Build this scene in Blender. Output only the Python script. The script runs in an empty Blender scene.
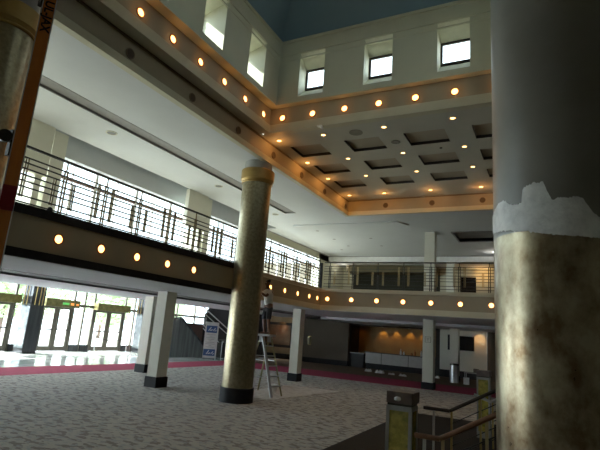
import bpy, bmesh, math, random
from mathutils import Vector, Matrix
random.seed(7)
S = bpy.context.scene
COL = S.collection
PI = math.pi

# ------------------------------------------------------------------ camera, sky, exposure
cam = bpy.data.cameras.new('camera'); cam.sensor_width = 36; cam.lens = 478.45/600*36; cam.clip_end = 400
co = bpy.data.objects.new('camera', cam); COL.objects.link(co)
Rm = Matrix(((0.89011877, 0.03324883, 0.45451413), (0.44962159, -0.22679708, -0.86394647), (0.07435726, 0.97337434, -0.21682573)))
co.matrix_world = Matrix.Translation((0, 0, 2.0)) @ Rm.to_4x4()
S.camera = co
W = bpy.data.worlds.new('sky'); S.world = W; W.use_nodes = True
bg = W.node_tree.nodes['Background']; bg.inputs[0].default_value = (0.86, 0.95, 1.06, 1); bg.inputs[1].default_value = 13.8
SUN = bpy.data.lights.new('sun', 'SUN'); SUN.energy = 34.0; SUN.angle = math.radians(1.0); SUN.color = (1, .98, .95)
sun_o = bpy.data.objects.new('sun', SUN); COL.objects.link(sun_o); sun_o.rotation_euler = Vector((1.0, .5, -.87)).to_track_quat('-Z', 'Y').to_euler()
S.view_settings.view_transform = 'Standard'; S.view_settings.look = 'None'
S.view_settings.exposure = 0.0; S.view_settings.gamma = 1.0; S.view_settings.use_curve_mapping = False
S.cycles.use_denoising = True
S.cycles.max_bounces = 10; S.cycles.diffuse_bounces = 6; S.cycles.glossy_bounces = 4; S.cycles.transparent_max_bounces = 12
S.cycles.sample_clamp_indirect = 8.0; S.cycles.sample_clamp_direct = 4.0
S.cycles.use_light_tree = True

def portal(name, loc, size_x, size_y, direction):
    """daylight portal filling one glazed opening (guides the sky light, emits nothing itself)"""
    l = bpy.data.lights.new(name, 'AREA'); l.shape = 'RECTANGLE'; l.size = size_x; l.size_y = size_y
    l.cycles.is_portal = True
    o = bpy.data.objects.new(name, l); COL.objects.link(o); o.location = loc
    o.rotation_euler = Vector(direction).to_track_quat('-Z', 'Y').to_euler()
    return o
portal('daylight_entrance', (-23.95, 12.5, 1.8), 3.5, 37.0, (1, 0, 0))
portal('daylight_gallery', (-12.95, 10.5, 5.3), 2.7, 33.0, (1, 0, 0))

# ------------------------------------------------------------------ materials
MATS = {}
def mat(name, col, rough=0.6, metal=0.0, spec=0.5, emit=None, es=0.0, noise=None, scale=4.0, bump=0.0, bscale=30.0, stretch=(1, 1, 1), rvar=0.0):
    """noise: second colour mixed in by a fractal noise in object space"""
    if name in MATS: return MATS[name]
    m = bpy.data.materials.new(name); m.use_nodes = True; nt = m.node_tree
    b = nt.nodes['Principled BSDF']
    b.inputs['Base Color'].default_value = (*col, 1); b.inputs['Roughness'].default_value = rough
    b.inputs['Metallic'].default_value = metal; b.inputs['Specular IOR Level'].default_value = spec
    if emit:
        b.inputs['Emission Color'].default_value = (*emit, 1); b.inputs['Emission Strength'].default_value = es
    tc = nt.nodes.new('ShaderNodeTexCoord'); mp = nt.nodes.new('ShaderNodeMapping'); mp.inputs['Scale'].default_value = stretch
    nt.links.new(tc.outputs['Object'], mp.inputs[0])
    if noise is None: noise = tuple(c*0.9 for c in col)
    n = nt.nodes.new('ShaderNodeTexNoise'); n.inputs['Scale'].default_value = scale; n.inputs['Detail'].default_value = 6; n.inputs['Roughness'].default_value = .62
    nt.links.new(mp.outputs[0], n.inputs['Vector'])
    r = nt.nodes.new('ShaderNodeValToRGB'); r.color_ramp.elements[0].position = .38; r.color_ramp.elements[1].position = .62
    r.color_ramp.elements[0].color = (*noise, 1); r.color_ramp.elements[1].color = (*col, 1)
    nt.links.new(n.outputs[0], r.inputs[0]); nt.links.new(r.outputs[0], b.inputs['Base Color'])
    if rvar:
        mr = nt.nodes.new('ShaderNodeMapRange'); mr.inputs['To Min'].default_value = rough-rvar; mr.inputs['To Max'].default_value = rough+rvar
        nt.links.new(n.outputs[0], mr.inputs[0]); nt.links.new(mr.outputs[0], b.inputs['Roughness'])
    if bump:
        n2 = nt.nodes.new('ShaderNodeTexNoise'); n2.inputs['Scale'].default_value = bscale; n2.inputs['Detail'].default_value = 4
        nt.links.new(mp.outputs[0], n2.inputs['Vector'])
        bp = nt.nodes.new('ShaderNodeBump'); bp.inputs['Strength'].default_value = bump; bp.inputs['Distance'].default_value = .02
        nt.links.new(n2.outputs[0], bp.inputs['Height']); nt.links.new(bp.outputs[0], b.inputs['Normal'])
    MATS[name] = m; return m

M_cream   = mat('painted_cream_wall', (.56, .55, .42), .75, noise=(.53, .52, .40), scale=1.5)
M_pillar  = mat('painted_pale_pillar', (.76, .75, .65), .6, noise=(.73, .72, .62), scale=2)
M_ceil    = mat('painted_grey_white_ceiling', (.56, .585, .61), .8, noise=(.535, .56, .585), scale=.8)
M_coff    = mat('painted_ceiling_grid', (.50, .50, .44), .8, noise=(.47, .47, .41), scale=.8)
M_chan    = mat('grey_ceiling_channel', (.25, .245, .25), .7)
M_tan     = mat('tan_fascia_paint', (.32, .28, .20), .65, noise=(.295, .26, .185), scale=1.2)
M_trim    = mat('cream_trim_paint', (.52, .50, .38), .6, noise=(.49, .47, .35), scale=2)
M_trimd   = mat('painted_shadow_line', (.16, .13, .08), .8)
M_black   = mat('black_trim', (.010, .010, .011), .6, spec=.2, noise=(.016, .016, .017), scale=6)
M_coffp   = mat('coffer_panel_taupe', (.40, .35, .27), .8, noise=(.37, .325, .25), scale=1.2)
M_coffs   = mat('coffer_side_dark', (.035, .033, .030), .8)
M_blue    = mat('blue_vault_paint', (.22, .33, .42), .85, noise=(.20, .31, .40), scale=.5)
M_gold    = mat('aged_gold_leaf', (.36, .315, .21), .30, metal=.82, noise=(.15, .10, .05), scale=4.6, bump=.10, bscale=16, rvar=.08, stretch=(1, 1, .7))
M_collar  = mat('bronze_gold_collar', (.40, .27, .09), .42, metal=.6, noise=(.33, .21, .07), scale=3)
M_primer  = mat('grey_primer', (.19, .18, .15), .35, noise=(.165, .155, .125), scale=2)
M_plaster = mat('wet_plaster', (.72, .72, .68), .5, noise=(.56, .56, .53), scale=9, bump=.5, bscale=28)
M_brass   = mat('brass_bar', (.42, .31, .12), .35, metal=.8)
M_dkmet   = mat('dark_bronze_metal', (.045, .038, .030), .4, metal=.6)
M_rail    = mat('dark_railing_metal', (.030, .033, .032), .4, metal=.5)
M_silver  = mat('brushed_silver', (.62, .63, .64), .28, metal=.9)
M_alu     = mat('ladder_aluminium', (.42, .43, .43), .5, metal=.3)
M_olive   = mat('ladder_fibreglass_olive', (.30, .27, .12), .5)
M_orange  = mat('orange_fibreglass', (.62, .20, .03), .45, noise=(.54, .165, .025), scale=7, stretch=(3, 3, .5))
M_redband = mat('red_tape', (.26, .012, .016), .5)
M_granite = mat('polished_dark_granite', (.028, .030, .032), .12, noise=(.05, .053, .055), scale=2.5, stretch=(1, 3, .2))
M_granitl = mat('polished_grey_stone', (.12, .14, .145), .15, noise=(.05, .06, .06), scale=3)
M_bronze  = mat('olive_bronze_door_frame', (.12, .11, .085), .4, metal=.4)
M_brown   = mat('brown_stair_tread', (.12, .05, .035), .6)
M_white   = mat('white_paint', (.78, .78, .76), .5)
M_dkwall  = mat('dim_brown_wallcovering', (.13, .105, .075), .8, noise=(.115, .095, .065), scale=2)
M_taupe   = mat('taupe_wall', (.30, .265, .20), .8, noise=(.28, .245, .185), scale=1)
M_dark    = mat('near_black_wall', (.020, .018, .016), .7)
M_amber   = mat('amber_wallcovering', (.27, .145, .03), .6, noise=(.23, .12, .024), scale=2)
M_panel   = mat('bar_front_panel', (.36, .34, .31), .4)
M_cloth   = mat('white_drop_cloth', (.82, .81, .78), .85, noise=(.62, .60, .56), scale=5)
M_stonetop= mat('brown_stone_cap', (.16, .12, .10), .35, noise=(.11, .08, .07), scale=9)
M_wood    = mat('brown_wood_handrail', (.20, .10, .05), .4, noise=(.15, .07, .035), scale=6)
M_skin    = mat('brown_skin', (.16, .08, .05), .6)
M_shirt   = mat('pale_shirt', (.80, .79, .76), .85)
M_shorts  = mat('dark_shorts', (.035, .037, .042), .85)
M_hair    = mat('black_hair', (.010, .009, .008), .6)
M_bulbO   = mat('lamp_rim_orange', (.45, .16, .04), .5)
M_bulb    = mat('warm_lamp_lens', (.9, .7, .4), .4, emit=(1.0, .50, .15), es=5.0)
M_down    = mat('warm_downlight_lens', (.9, .7, .45), .4, emit=(1.0, .56, .2), es=6.0)
M_cool    = mat('cool_lamp_lens', (.9, .9, .9), .4, emit=(1.0, .95, .85), es=6.0)
M_signw   = mat('sign_board_white', (.62, .61, .57), .6)
M_signb   = mat('sign_board_blue', (.03, .085, .22), .5)
M_signg   = mat('sign_text_grey', (.30, .29, .28), .6)
M_green   = mat('leaf_green', (.40, .50, .30), .7, noise=(.28, .38, .18), scale=2)
M_bark    = mat('bark', (.10, .07, .05), .9)
M_pave    = mat('pale_paving', (.66, .66, .65), .8)
M_screen  = mat('black_screen', (.006, .006, .007), .25)
M_exitg   = mat('green_lit_letters', (.1, .4, .1), .5, emit=(.15, .6, .15), es=.6)
M_exitr   = mat('orange_lit_letters', (.6, .2, .05), .5, emit=(1.0, .35, .08), es=.9)
M_landing = mat('dark_stone_landing', (.014, .015, .018), .6, spec=.2, noise=(.010, .011, .013), scale=3)

def lantern_glass():
    m = mat('mottled_amber_art_glass', (.50, .40, .09), .2, noise=(.20, .19, .035), scale=9)
    return m
M_lantern = lantern_glass()

def glass_mat(name, tint=(1, 1, 1), spec=.08):
    m = bpy.data.materials.new(name); m.use_nodes = True; nt = m.node_tree
    nt.nodes.remove(nt.nodes['Principled BSDF'])
    out = nt.nodes['Material Output']
    t = nt.nodes.new('ShaderNodeBsdfTransparent'); t.inputs[0].default_value = (*tint, 1)
    g = nt.nodes.new('ShaderNodeBsdfGlossy'); g.inputs['Roughness'].default_value = .03
    f = nt.nodes.new('ShaderNodeLayerWeight'); f.inputs[0].default_value = .12
    mx = nt.nodes.new('ShaderNodeMixShader')
    pw = nt.nodes.new('ShaderNodeMath'); pw.operation = 'MULTIPLY_ADD'; pw.inputs[1].default_value = .5; pw.inputs[2].default_value = .03
    nt.links.new(f.outputs['Facing'], pw.inputs[0]); nt.links.new(pw.outputs[0], mx.inputs[0]); nt.links.new(t.outputs[0], mx.inputs[1]); nt.links.new(g.outputs[0], mx.inputs[2])
    nt.links.new(mx.outputs[0], out.inputs[0])
    MATS[name] = m; return m
M_glass = glass_mat('clear_glass', (.93, .96, .95))
M_glassg = glass_mat('lightly_tinted_glass', (.70, .74, .73))

def carpet_mat():
    m = bpy.data.materials.new('patterned_beige_carpet'); m.use_nodes = True; nt = m.node_tree
    b = nt.nodes['Principled BSDF']; b.inputs['Roughness'].default_value = .95; b.inputs['Specular IOR Level'].default_value = .15
    b.inputs['Sheen Weight'].default_value = .12; b.inputs['Sheen Roughness'].default_value = .5; b.inputs['Sheen Tint'].default_value = (.9, .95, 1, 1)
    tc = nt.nodes.new('ShaderNodeTexCoord')
    def layer(rot, stretch, sc, lo, hi):
        mp = nt.nodes.new('ShaderNodeMapping'); mp.inputs['Rotation'].default_value = (0, 0, rot); mp.inputs['Scale'].default_value = stretch
        nt.links.new(tc.outputs['Object'], mp.inputs[0])
        v = nt.nodes.new('ShaderNodeTexNoise'); v.inputs['Scale'].default_value = sc; v.inputs['Detail'].default_value = 2.5
        nt.links.new(mp.outputs[0], v.inputs['Vector'])
        r = nt.nodes.new('ShaderNodeMapRange'); r.inputs['From Min'].default_value = lo; r.inputs['From Max'].default_value = hi
        nt.links.new(v.outputs[0], r.inputs[0]); return r
    a = layer(.9, (1, 1.9, 1), 4.2, .515, .555)
    c = layer(-.5, (1, 1.8, 1), 5.6, .54, .60)
    m1 = nt.nodes.new('ShaderNodeMix'); m1.data_type = 'RGBA'; m1.inputs['A'].default_value = (.53, .49, .42, 1); m1.inputs['B'].default_value = (.23, .19, .155, 1)
    m2 = nt.nodes.new('ShaderNodeMix'); m2.data_type = 'RGBA'; m2.inputs['B'].default_value = (.40, .385, .36, 1)
    nt.links.new(a.outputs[0], m1.inputs['Factor']); nt.links.new(m1.outputs['Result'], m2.inputs['A']); nt.links.new(c.outputs[0], m2.inputs['Factor'])
    nt.links.new(m2.outputs['Result'], b.inputs['Base Color'])
    return m
M_carpet = carpet_mat()
M_red = mat('crimson_carpet', (.40, .05, .10), .9, spec=.2, noise=(.34, .04, .085), scale=6)
M_redspeck = mat('brown_gold_carpet', (.20, .13, .065), .95, noise=(.13, .08, .04), scale=6)

def stone_mat():
    m = bpy.data.materials.new('polished_stone_floor'); m.use_nodes = True; nt = m.node_tree
    b = nt.nodes['Principled BSDF']; b.inputs['Roughness'].default_value = .12
    tc = nt.nodes.new('ShaderNodeTexCoord'); br = nt.nodes.new('ShaderNodeTexBrick')
    br.offset = 0; br.inputs['Scale'].default_value = 1; br.inputs['Brick Width'].default_value = 1.2; br.inputs['Row Height'].default_value = 1.2
    br.inputs['Mortar Size'].default_value = .01; br.inputs['Bias'].default_value = -.45
    br.inputs['Color1'].default_value = (.74, .76, .73, 1); br.inputs['Color2'].default_value = (.22, .26, .25, 1); br.inputs['Mortar'].default_value = (.2, .2, .2, 1)
    nt.links.new(tc.outputs['Object'], br.inputs['Vector']); nt.links.new(br.outputs['Color'], b.inputs['Base Color'])
    return m
M_stone = stone_mat()

# ------------------------------------------------------------------ mesh helpers
WLOC = {}
class MB:
    def __init__(s): s.v = []; s.f = []
    def add(s, vs, fs):
        o = len(s.v); s.v += [tuple(v) for v in vs]; s.f += [tuple(i+o for i in f) for f in fs]; return s
    def box(s, x0, x1, y0, y1, z0, z1):
        x0, x1 = min(x0, x1), max(x0, x1); y0, y1 = min(y0, y1), max(y0, y1); z0, z1 = min(z0, z1), max(z0, z1)
        return s.add([(x0,y0,z0),(x1,y0,z0),(x1,y1,z0),(x0,y1,z0),(x0,y0,z1),(x1,y0,z1),(x1,y1,z1),(x0,y1,z1)],
                     [(0,3,2,1),(4,5,6,7),(0,1,5,4),(1,2,6,5),(2,3,7,6),(3,0,4,7)])
    def quad(s, *p): return s.add(p, [tuple(range(len(p)))])
    def prism(s, poly, axis, a, b):
        """poly: 2D points in the two other axes; extruded along axis from a to b"""
        def P(p, t):
            if axis == 0: return (t, p[0], p[1])
            if axis == 1: return (p[0], t, p[1])
            return (p[0], p[1], t)
        n = len(poly); vs = [P(p, a) for p in poly] + [P(p, b) for p in poly]
        fs = [tuple(range(n))[::-1], tuple(range(n, 2*n))] + [(i, (i+1) % n, n+(i+1) % n, n+i) for i in range(n)]
        return s.add(vs, fs)
    def cyl(s, c, r, z0, z1, n=32, r2=None):
        r2 = r if r2 is None else r2; vs = []
        for rr, z in ((r, z0), (r2, z1)): vs += [(c[0]+rr*math.cos(2*PI*i/n), c[1]+rr*math.sin(2*PI*i/n), z) for i in range(n)]
        fs = [tuple(range(n))[::-1], tuple(range(n, 2*n))] + [(i, (i+1) % n, n+(i+1) % n, n+i) for i in range(n)]
        return s.add(vs, fs)
    def lathe(s, c, prof, n=32):
        vs = []; k = len(prof)
        for r, z in prof: vs += [(c[0]+r*math.cos(2*PI*i/n), c[1]+r*math.sin(2*PI*i/n), c[2]+z) for i in range(n)]
        fs = []
        for j in range(k-1): fs += [(j*n+i, j*n+(i+1) % n, (j+1)*n+(i+1) % n, (j+1)*n+i) for i in range(n)]
        fs += [tuple(range(n))[::-1], tuple(range((k-1)*n, k*n))]
        return s.add(vs, fs)
    def bar(s, a, b, w, h=None, n=4, up=(0, 0, 1)):
        """rod between two points: n=4 rectangular w x h, else round radius w"""
        a = Vector(a); b = Vector(b); d = (b-a).normalized(); u = Vector(up)
        if abs(d.dot(u)) > .98: u = Vector((1, 0, 0))
        sd = d.cross(u).normalized(); u = sd.cross(d).normalized()
        if n == 4:
            h = h or w; off = [sd*(-w/2)+u*(-h/2), sd*(w/2)+u*(-h/2), sd*(w/2)+u*(h/2), sd*(-w/2)+u*(h/2)]
        else: off = [sd*(w*math.cos(2*PI*i/n))+u*(w*math.sin(2*PI*i/n)) for i in range(n)]
        vs = [a+o for o in off]+[b+o for o in off]
        fs = [tuple(range(n))[::-1], tuple(range(n, 2*n))] + [(i, (i+1) % n, n+(i+1) % n, n+i) for i in range(n)]
        return s.add(vs, fs)
    def path(s, pts, r, n=8):
        for a, b in zip(pts[:-1], pts[1:]): s.bar(a, b, r, n=n)
        return s
    def disc(s, c, nrm, r, t, n=24):
        nrm = Vector(nrm).normalized(); return s.bar(Vector(c), Vector(c)+nrm*t, r, n=n)
    def ring(s, c, nrm, r0, r1, t, n=24):
        nrm = Vector(nrm).normalized(); c = Vector(c)
        u = nrm.orthogonal().normalized(); w = nrm.cross(u)
        vs = []
        for rr, tt in ((r0, 0), (r1, 0), (r1, t), (r0, t)): vs += [c+nrm*tt+(u*math.cos(2*PI*i/n)+w*math.sin(2*PI*i/n))*rr for i in range(n)]
        fs = []
        for j in range(4): fs += [(j*n+i, j*n+(i+1) % n, ((j+1) % 4)*n+(i+1) % n, ((j+1) % 4)*n+i) for i in range(n)]
        return s.add(vs, fs)
    def build(s, name, m, parent=None, smooth=False, bevel=0.0, loc=None):
        wl = Vector(WLOC[parent.name]) if parent is not None else Vector((0, 0, 0))
        org = Vector(loc) if loc is not None else wl
        me = bpy.data.meshes.new(name)
        me.from_pydata([tuple(Vector(v)-org) for v in s.v], [], s.f); me.validate(); 
        bm = bmesh.new(); bm.from_mesh(me); bmesh.ops.recalc_face_normals(bm, faces=bm.faces)
        for e in bm.edges:
            if len(e.link_faces) == 2 and e.calc_face_angle(0) > .6: e.smooth = False
        bm.to_mesh(me); bm.free()
        me.materials.append(m)
        if smooth:
            for p in me.polygons: p.use_smooth = len(p.vertices) <= 4
        o = bpy.data.objects.new(name, me); COL.objects.link(o)
        if parent is not None: o.parent = parent
        o.location = org - wl if parent is not None else org
        WLOC[o.name] = tuple(org)
        if bevel:
            b = o.modifiers.new('bevel', 'BEVEL'); b.width = bevel; b.segments = 2; b.limit_method = 'ANGLE'
        return o
def empty(name, loc=(0, 0, 0)):
    o = bpy.data.objects.new(name, None); COL.objects.link(o); o.location = loc; o.empty_display_size = .1; WLOC[o.name] = tuple(loc); return o
def tag(o, label, cat, group=None, kind=None):
    o['label'] = label; o['category'] = cat
    if group: o['group'] = group
    if kind: o['kind'] = kind
    return o
def struct(o, label=None, cat=None):
    o['kind'] = 'structure'
    if label: o['label'] = label
    if cat: o['category'] = cat
    return o
def dup(root, loc, parent=None):
    c = root.copy(); COL.objects.link(c); c.location = loc
    for k in root.children:
        d = k.copy(); COL.objects.link(d); d.parent = c
        for g in k.children:
            e = g.copy(); COL.objects.link(e); e.parent = d
    return c
def holed(mb, x0, x1, y0, y1, z, holes):
    xs = sorted({x0, x1} | {v for h in holes for v in h[:2]}); ys = sorted({y0, y1} | {v for h in holes for v in h[2:]})
    for i in range(len(xs)-1):
        for j in range(len(ys)-1):
            cx, cy = (xs[i]+xs[i+1])/2, (ys[j]+ys[j+1])/2
            if any(h[0] < cx < h[1] and h[2] < cy < h[3] for h in holes): continue
            mb.quad((xs[i], ys[j], z), (xs[i+1], ys[j], z), (xs[i+1], ys[j+1], z), (xs[i], ys[j+1], z))
    return mb
ORD = ['first', 'second', 'third', 'fourth', 'fifth', 'sixth', 'seventh', 'eighth', 'ninth', 'tenth', 'eleventh', 'twelfth', 'thirteenth']

# ------------------------------------------------------------------ floors
EX, WX = 8.0, -23.5          # east wall, entrance glass wall
SY, NY = -6.0, 31.0
struct(MB().box(-15.0, EX, SY, 21.6, -.2, 0).build('floor', M_carpet), 'patterned beige and brown carpet of the lobby floor', 'floor')
struct(MB().box(WX-.3, -17.1, SY, NY+2, -.2, 0).build('floor_entrance', M_stone), 'polished stone floor by the entrance doors', 'floor')
struct(MB().box(-17.1, EX, 25.0, NY+2, -.2, 0).build('floor_back', M_redspeck), 'brown carpet beyond the crimson carpet', 'floor')
struct(MB().prism([(-17.1, SY), (-15.0, SY), (-15.0, 21.6), (EX, 21.6), (EX, 25.0), (-17.1, 25.0)], 2, -.2, 0).build('floor_red', M_red),
       'crimson carpet band edging the patterned carpet', 'floor')
struct(MB().box(-3.6, EX, 7.2, 14.3, 0.0, .012).build('floor_landing', M_landing), 'dark stone landing at the foot of the stairs', 'floor')
struct(MB().box(-60, WX-.3, -30, 60, -.25, -.05).build('ground_outside', M_pave), 'pale paving outside the entrance', 'ground')

# ------------------------------------------------------------------ mezzanine slab, fascias
def slab():
    m = MB()
    m.box(-12.6, -8.55, SY, NY, 3.16, 3.84)                 # west gallery deck
    m.box(-8.55, EX, 18.50, NY, 3.16, 3.84)                 # back gallery deck
    return struct(m.build('floor_gallery', M_taupe), 'upper gallery floor deck', 'floor')
slab()
m = MB()
m.box(-17.2, -13.2, SY, NY, 2.93, 3.14); m.box(-11.5, -8.55, SY, 25.2, 2.93, 3.14); m.box(-13.2, -11.5, SY, NY, 3.00, 3.14)
m.box(-17.2, -8.55, NY-.01, NY, 2.93, 3.14); m.box(-11.5, -8.55, 25.2, NY, 2.78, 3.14); m.box(-8.55, EX, 18.5, 25.2, 2.93, 3.14); m.box(-8.55, EX, 25.2, NY, 2.80, 3.14)
struct(m.build('ceiling_under_gallery', M_ceil), 'pale ceiling under the gallery', 'ceiling')
m = MB(); m.box(-13.2, -11.5, SY, NY-.02, 2.98, 2.999); m.box(-13.22, -13.19, SY, NY-.02, 2.925, 3.0); m.box(-11.51, -11.48, SY, NY-.02, 2.925, 3.0)
struct(m.build('trim_20', mat('dark_grey_channel', (.13, .13, .135), .7)), 'grey recessed channel in the ceiling under the gallery', 'ceiling channel')
# entrance hall ceiling (higher)
m = MB(); m.box(WX-.3, -17.2, SY, NY+2, 3.55, 3.75); m.box(-17.25, -17.2, SY, NY, 2.93, 3.75)
struct(m.build('ceiling_entrance', M_ceil), 'white ceiling over the entrance doors', 'ceiling')
m = MB(); m.box(-17.3, -12.6, SY, NY, 3.76, 3.9)
struct(m.build('roof_entrance', M_taupe), 'flat roof between entrance hall and gallery windows', 'roof')

struct(MB().box(-8.55, -8.5, SY, 18.45, 3.08, 3.76).build('wall_gallery_front', M_tan), 'tan fascia of the gallery on the entrance side', 'wall')
struct(MB().box(-8.5, EX, 18.45, 18.5, 3.14, 3.72).build('wall_gallery_back', M_tan), 'tan fascia of the gallery across the back', 'wall')
m = MB(); m.box(-8.62, -8.45, SY, 12.0, 3.73, 3.90)
struct(m.build('trim_1', M_black), 'black upper edge of the near gallery fascia', 'trim')
m = MB(); m.box(-8.60, -8.46, SY, 12.0, 2.94, 3.10)
struct(m.build('trim_2', M_black), 'black lower edge of the near gallery fascia', 'trim')
m = MB(); m.prism([(-8.62, 12.0), (-8.44, 12.0), (-8.44, 18.39), (EX, 18.39), (EX, 18.56), (-8.62, 18.56)], 2, 3.715, 3.845)
m.prism([(-8.62, 12.0), (-8.48, 12.0), (-8.48, 18.43), (EX, 18.43), (EX, 18.56), (-8.62, 18.56)], 2, 3.70, 3.716)
struct(m.build('trim_3', M_trim), 'cream upper moulding of the far gallery fascia', 'trim')
m = MB(); m.prism([(-8.62, 12.0), (-8.45, 12.0), (-8.45, 18.40), (EX, 18.40), (EX, 18.56), (-8.62, 18.56)], 2, 2.94, 3.15)
struct(m.build('trim_4', M_trim), 'cream lower moulding of the far gallery fascia', 'trim')

# ------------------------------------------------------------------ well: fascia, coffers, lamp band, clerestory, vault
FX0, FX1, FY0, FY1 = -7.32, -.20, -2.90, 18.11      # lower opening
BX0, BX1, BY0, BY1 = -7.0, -.46, 4.30, 10.96        # lamp band
QX0, QX1, QY0, QY1 = -6.73, -.73, 4.53, 10.77       # clerestory wall faces
def rect_ring(m, a, b, z0, z1):
    """ring between outer rect a and inner rect b (x0,x1,y0,y1)"""
    m.box(a[0], b[0], a[2], a[3], z0, z1); m.box(b[1], a[1], a[2], a[3], z0, z1)
    m.box(b[0], b[1], a[2], b[2], z0, z1); m.box(b[0], b[1], b[3], a[3], z0, z1); return m
m = MB(); rect_ring(m, (FX0-.1, FX1+.1, FY0-.1, FY1+.1), (FX0, FX1, FY0, FY1), 6.9, 7.6)
struct(m.build('wall_well_fascia', M_tan), 'tan fascia around the opening with dark roundels', 'wall')
m = MB(); rect_ring(m, (FX0-.12, FX1+.12, FY0-.12, FY1+.12), (FX0+.04, FX1-.04, FY0+.04, FY1-.04), 6.86, 7.03)
struct(m.build('trim_5', M_trim), 'cream lip below the roundel fascia', 'trim')
holes = [(a, b, c, d) for a, b in ((-6.9, -5.88), (-5.13, -4.08), (-3.37, -2.27), (-1.58, -.55)) for c, d in ((12.07, 12.97), (13.79, 14.66), (15.50, 16.34))]
m = holed(MB(), FX0+.02, FX1, BY1, FY1, 7.51, holes)
holed(m, FX0+.02, FX1, FY0, BY0, 7.51, [])
m.box(BX1, FX1, BY0, BY1, 7.51, 7.6)
struct(m.build('ceiling_coffered', M_coff), 'coffered ceiling with twelve square recesses', 'ceiling')
m = MB(); m.box(FX0, -7.16, BY0, BY1, 7.53, 7.6); m.box(-7.16, BX0, BY0, BY1, 7.60, 7.66)
struct(m.build('ceiling_well_strip', M_trim), 'stepped cream cornice under the lamp band', 'ceiling')
m = MB(); rect_ring(m, (FX0, FX1, FY0, FY1), (FX0+.025, FX1-.025, FY0+.025, FY1-.025), 7.465, 7.515)  # dark strip puts the shadow line under the cornice into colour
struct(m.build('trim_6', M_trimd), 'dark strip painted as a shadow line on top of the roundel fascia', 'trim')
m = MB()
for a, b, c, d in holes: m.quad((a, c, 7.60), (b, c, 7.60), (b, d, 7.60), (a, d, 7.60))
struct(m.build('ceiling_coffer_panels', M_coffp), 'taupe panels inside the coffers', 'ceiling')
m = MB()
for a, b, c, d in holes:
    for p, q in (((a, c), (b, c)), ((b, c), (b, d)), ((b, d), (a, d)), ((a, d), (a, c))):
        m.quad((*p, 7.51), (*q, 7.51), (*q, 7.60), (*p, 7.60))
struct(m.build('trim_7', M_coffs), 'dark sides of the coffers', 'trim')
m = MB(); m.box(FX0-.1, FX1+.1, BY1+.2, FY1+.1, 7.70, 7.8); m.box(FX0-.1, FX1+.1, FY0-.1, BY0-.2, 7.70, 7.8)
struct(m.build('roof_coffers', M_taupe), 'roof slab above the coffers', 'roof')
# lamp band
m = MB(); rect_ring(m, (BX0-.15, BX1+.15, BY0-.15, BY1+.15), (BX0, BX1, BY0, BY1), 7.66, 8.27)
struct(m.build('wall_lamp_band', M_tan), 'tan band of round lamps below the clerestory', 'wall')
m = MB(); rect_ring(m, (BX0-.16, BX1+.16, BY0-.16, BY1+.16), (BX0+.05, BX1-.05, BY0+.05, BY1-.05), 7.50, 7.74)
struct(m.build('trim_8', M_trim), 'cream moulding below the lamp band', 'trim')
# clerestory walls with splayed openings
T = .46
WZ0, WZ1 = 8.26, 10.22
winsY = [9.60, 7.74, 5.87]; winsX = [-5.67, -3.74, -1.83]
hw = .385
OZ0, OZ1 = 8.43, 9.76
def wall_run(m, lo, hi, cs, f0, f1, axis):
    """wall slab with openings; axis 0: runs along x with y in f0..f1; axis 1: runs along y with x in f0..f1"""
    def B(a, b, z0, z1):
        if axis == 0: m.box(a, b, f0, f1, z0, z1)
        else: m.box(f0, f1, a, b, z0, z1)
    B(lo, hi, WZ0, OZ0); B(lo, hi, OZ1, WZ1)
    es = [lo]
    for c in sorted(cs): es += [c-hw, c+hw]
    es.append(hi)
    for i in range(0, len(es), 2): B(es[i], es[i+1], OZ0, OZ1)
TW = .76
for nm, lo, hi, cs, f0, f1, ax in (('wall_west', QY0-T, QY1+T, winsY, QX0-TW, QX0, 1), ('wall_east', QY0-T, QY1+T, winsY, QX1, QX1+T, 1),
                                   ('wall_north', QX0, QX1, winsX, QY1, QY1+T, 0), ('wall_south', QX0, QX1, winsX, QY0-T, QY0, 0)):
    m = MB(); wall_run(m, lo, hi, cs, f0, f1, ax)
    struct(m.build(nm, M_cream), 'cream clerestory wall with square windows, %s side of the well' % nm[5:], 'wall')
m = MB(); q = (QX0-.02, QX1+.02, QY0-.02, QY1+.02)
rect_ring(m, q, (QX0+.035, QX1-.035, QY0+.035, QY1-.035), 9.78, 10.22)
rect_ring(m, q, (QX0+.02, QX1-.02, QY0+.02, QY1-.02), 9.60, 9.64)
rect_ring(m, q, (QX0+.08, QX1-.08, QY0+.08, QY1-.08), 10.16, 10.24)
struct(m.build('trim_9', M_cream), 'cream cornice moulding below the blue vault', 'trim')
nwin = 0
M_reveal = mat('reveal_cream_with_daylight', (.74, .73, .58), .7)  # wall cream lightened, daylight on the reveals is put into the colour
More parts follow.
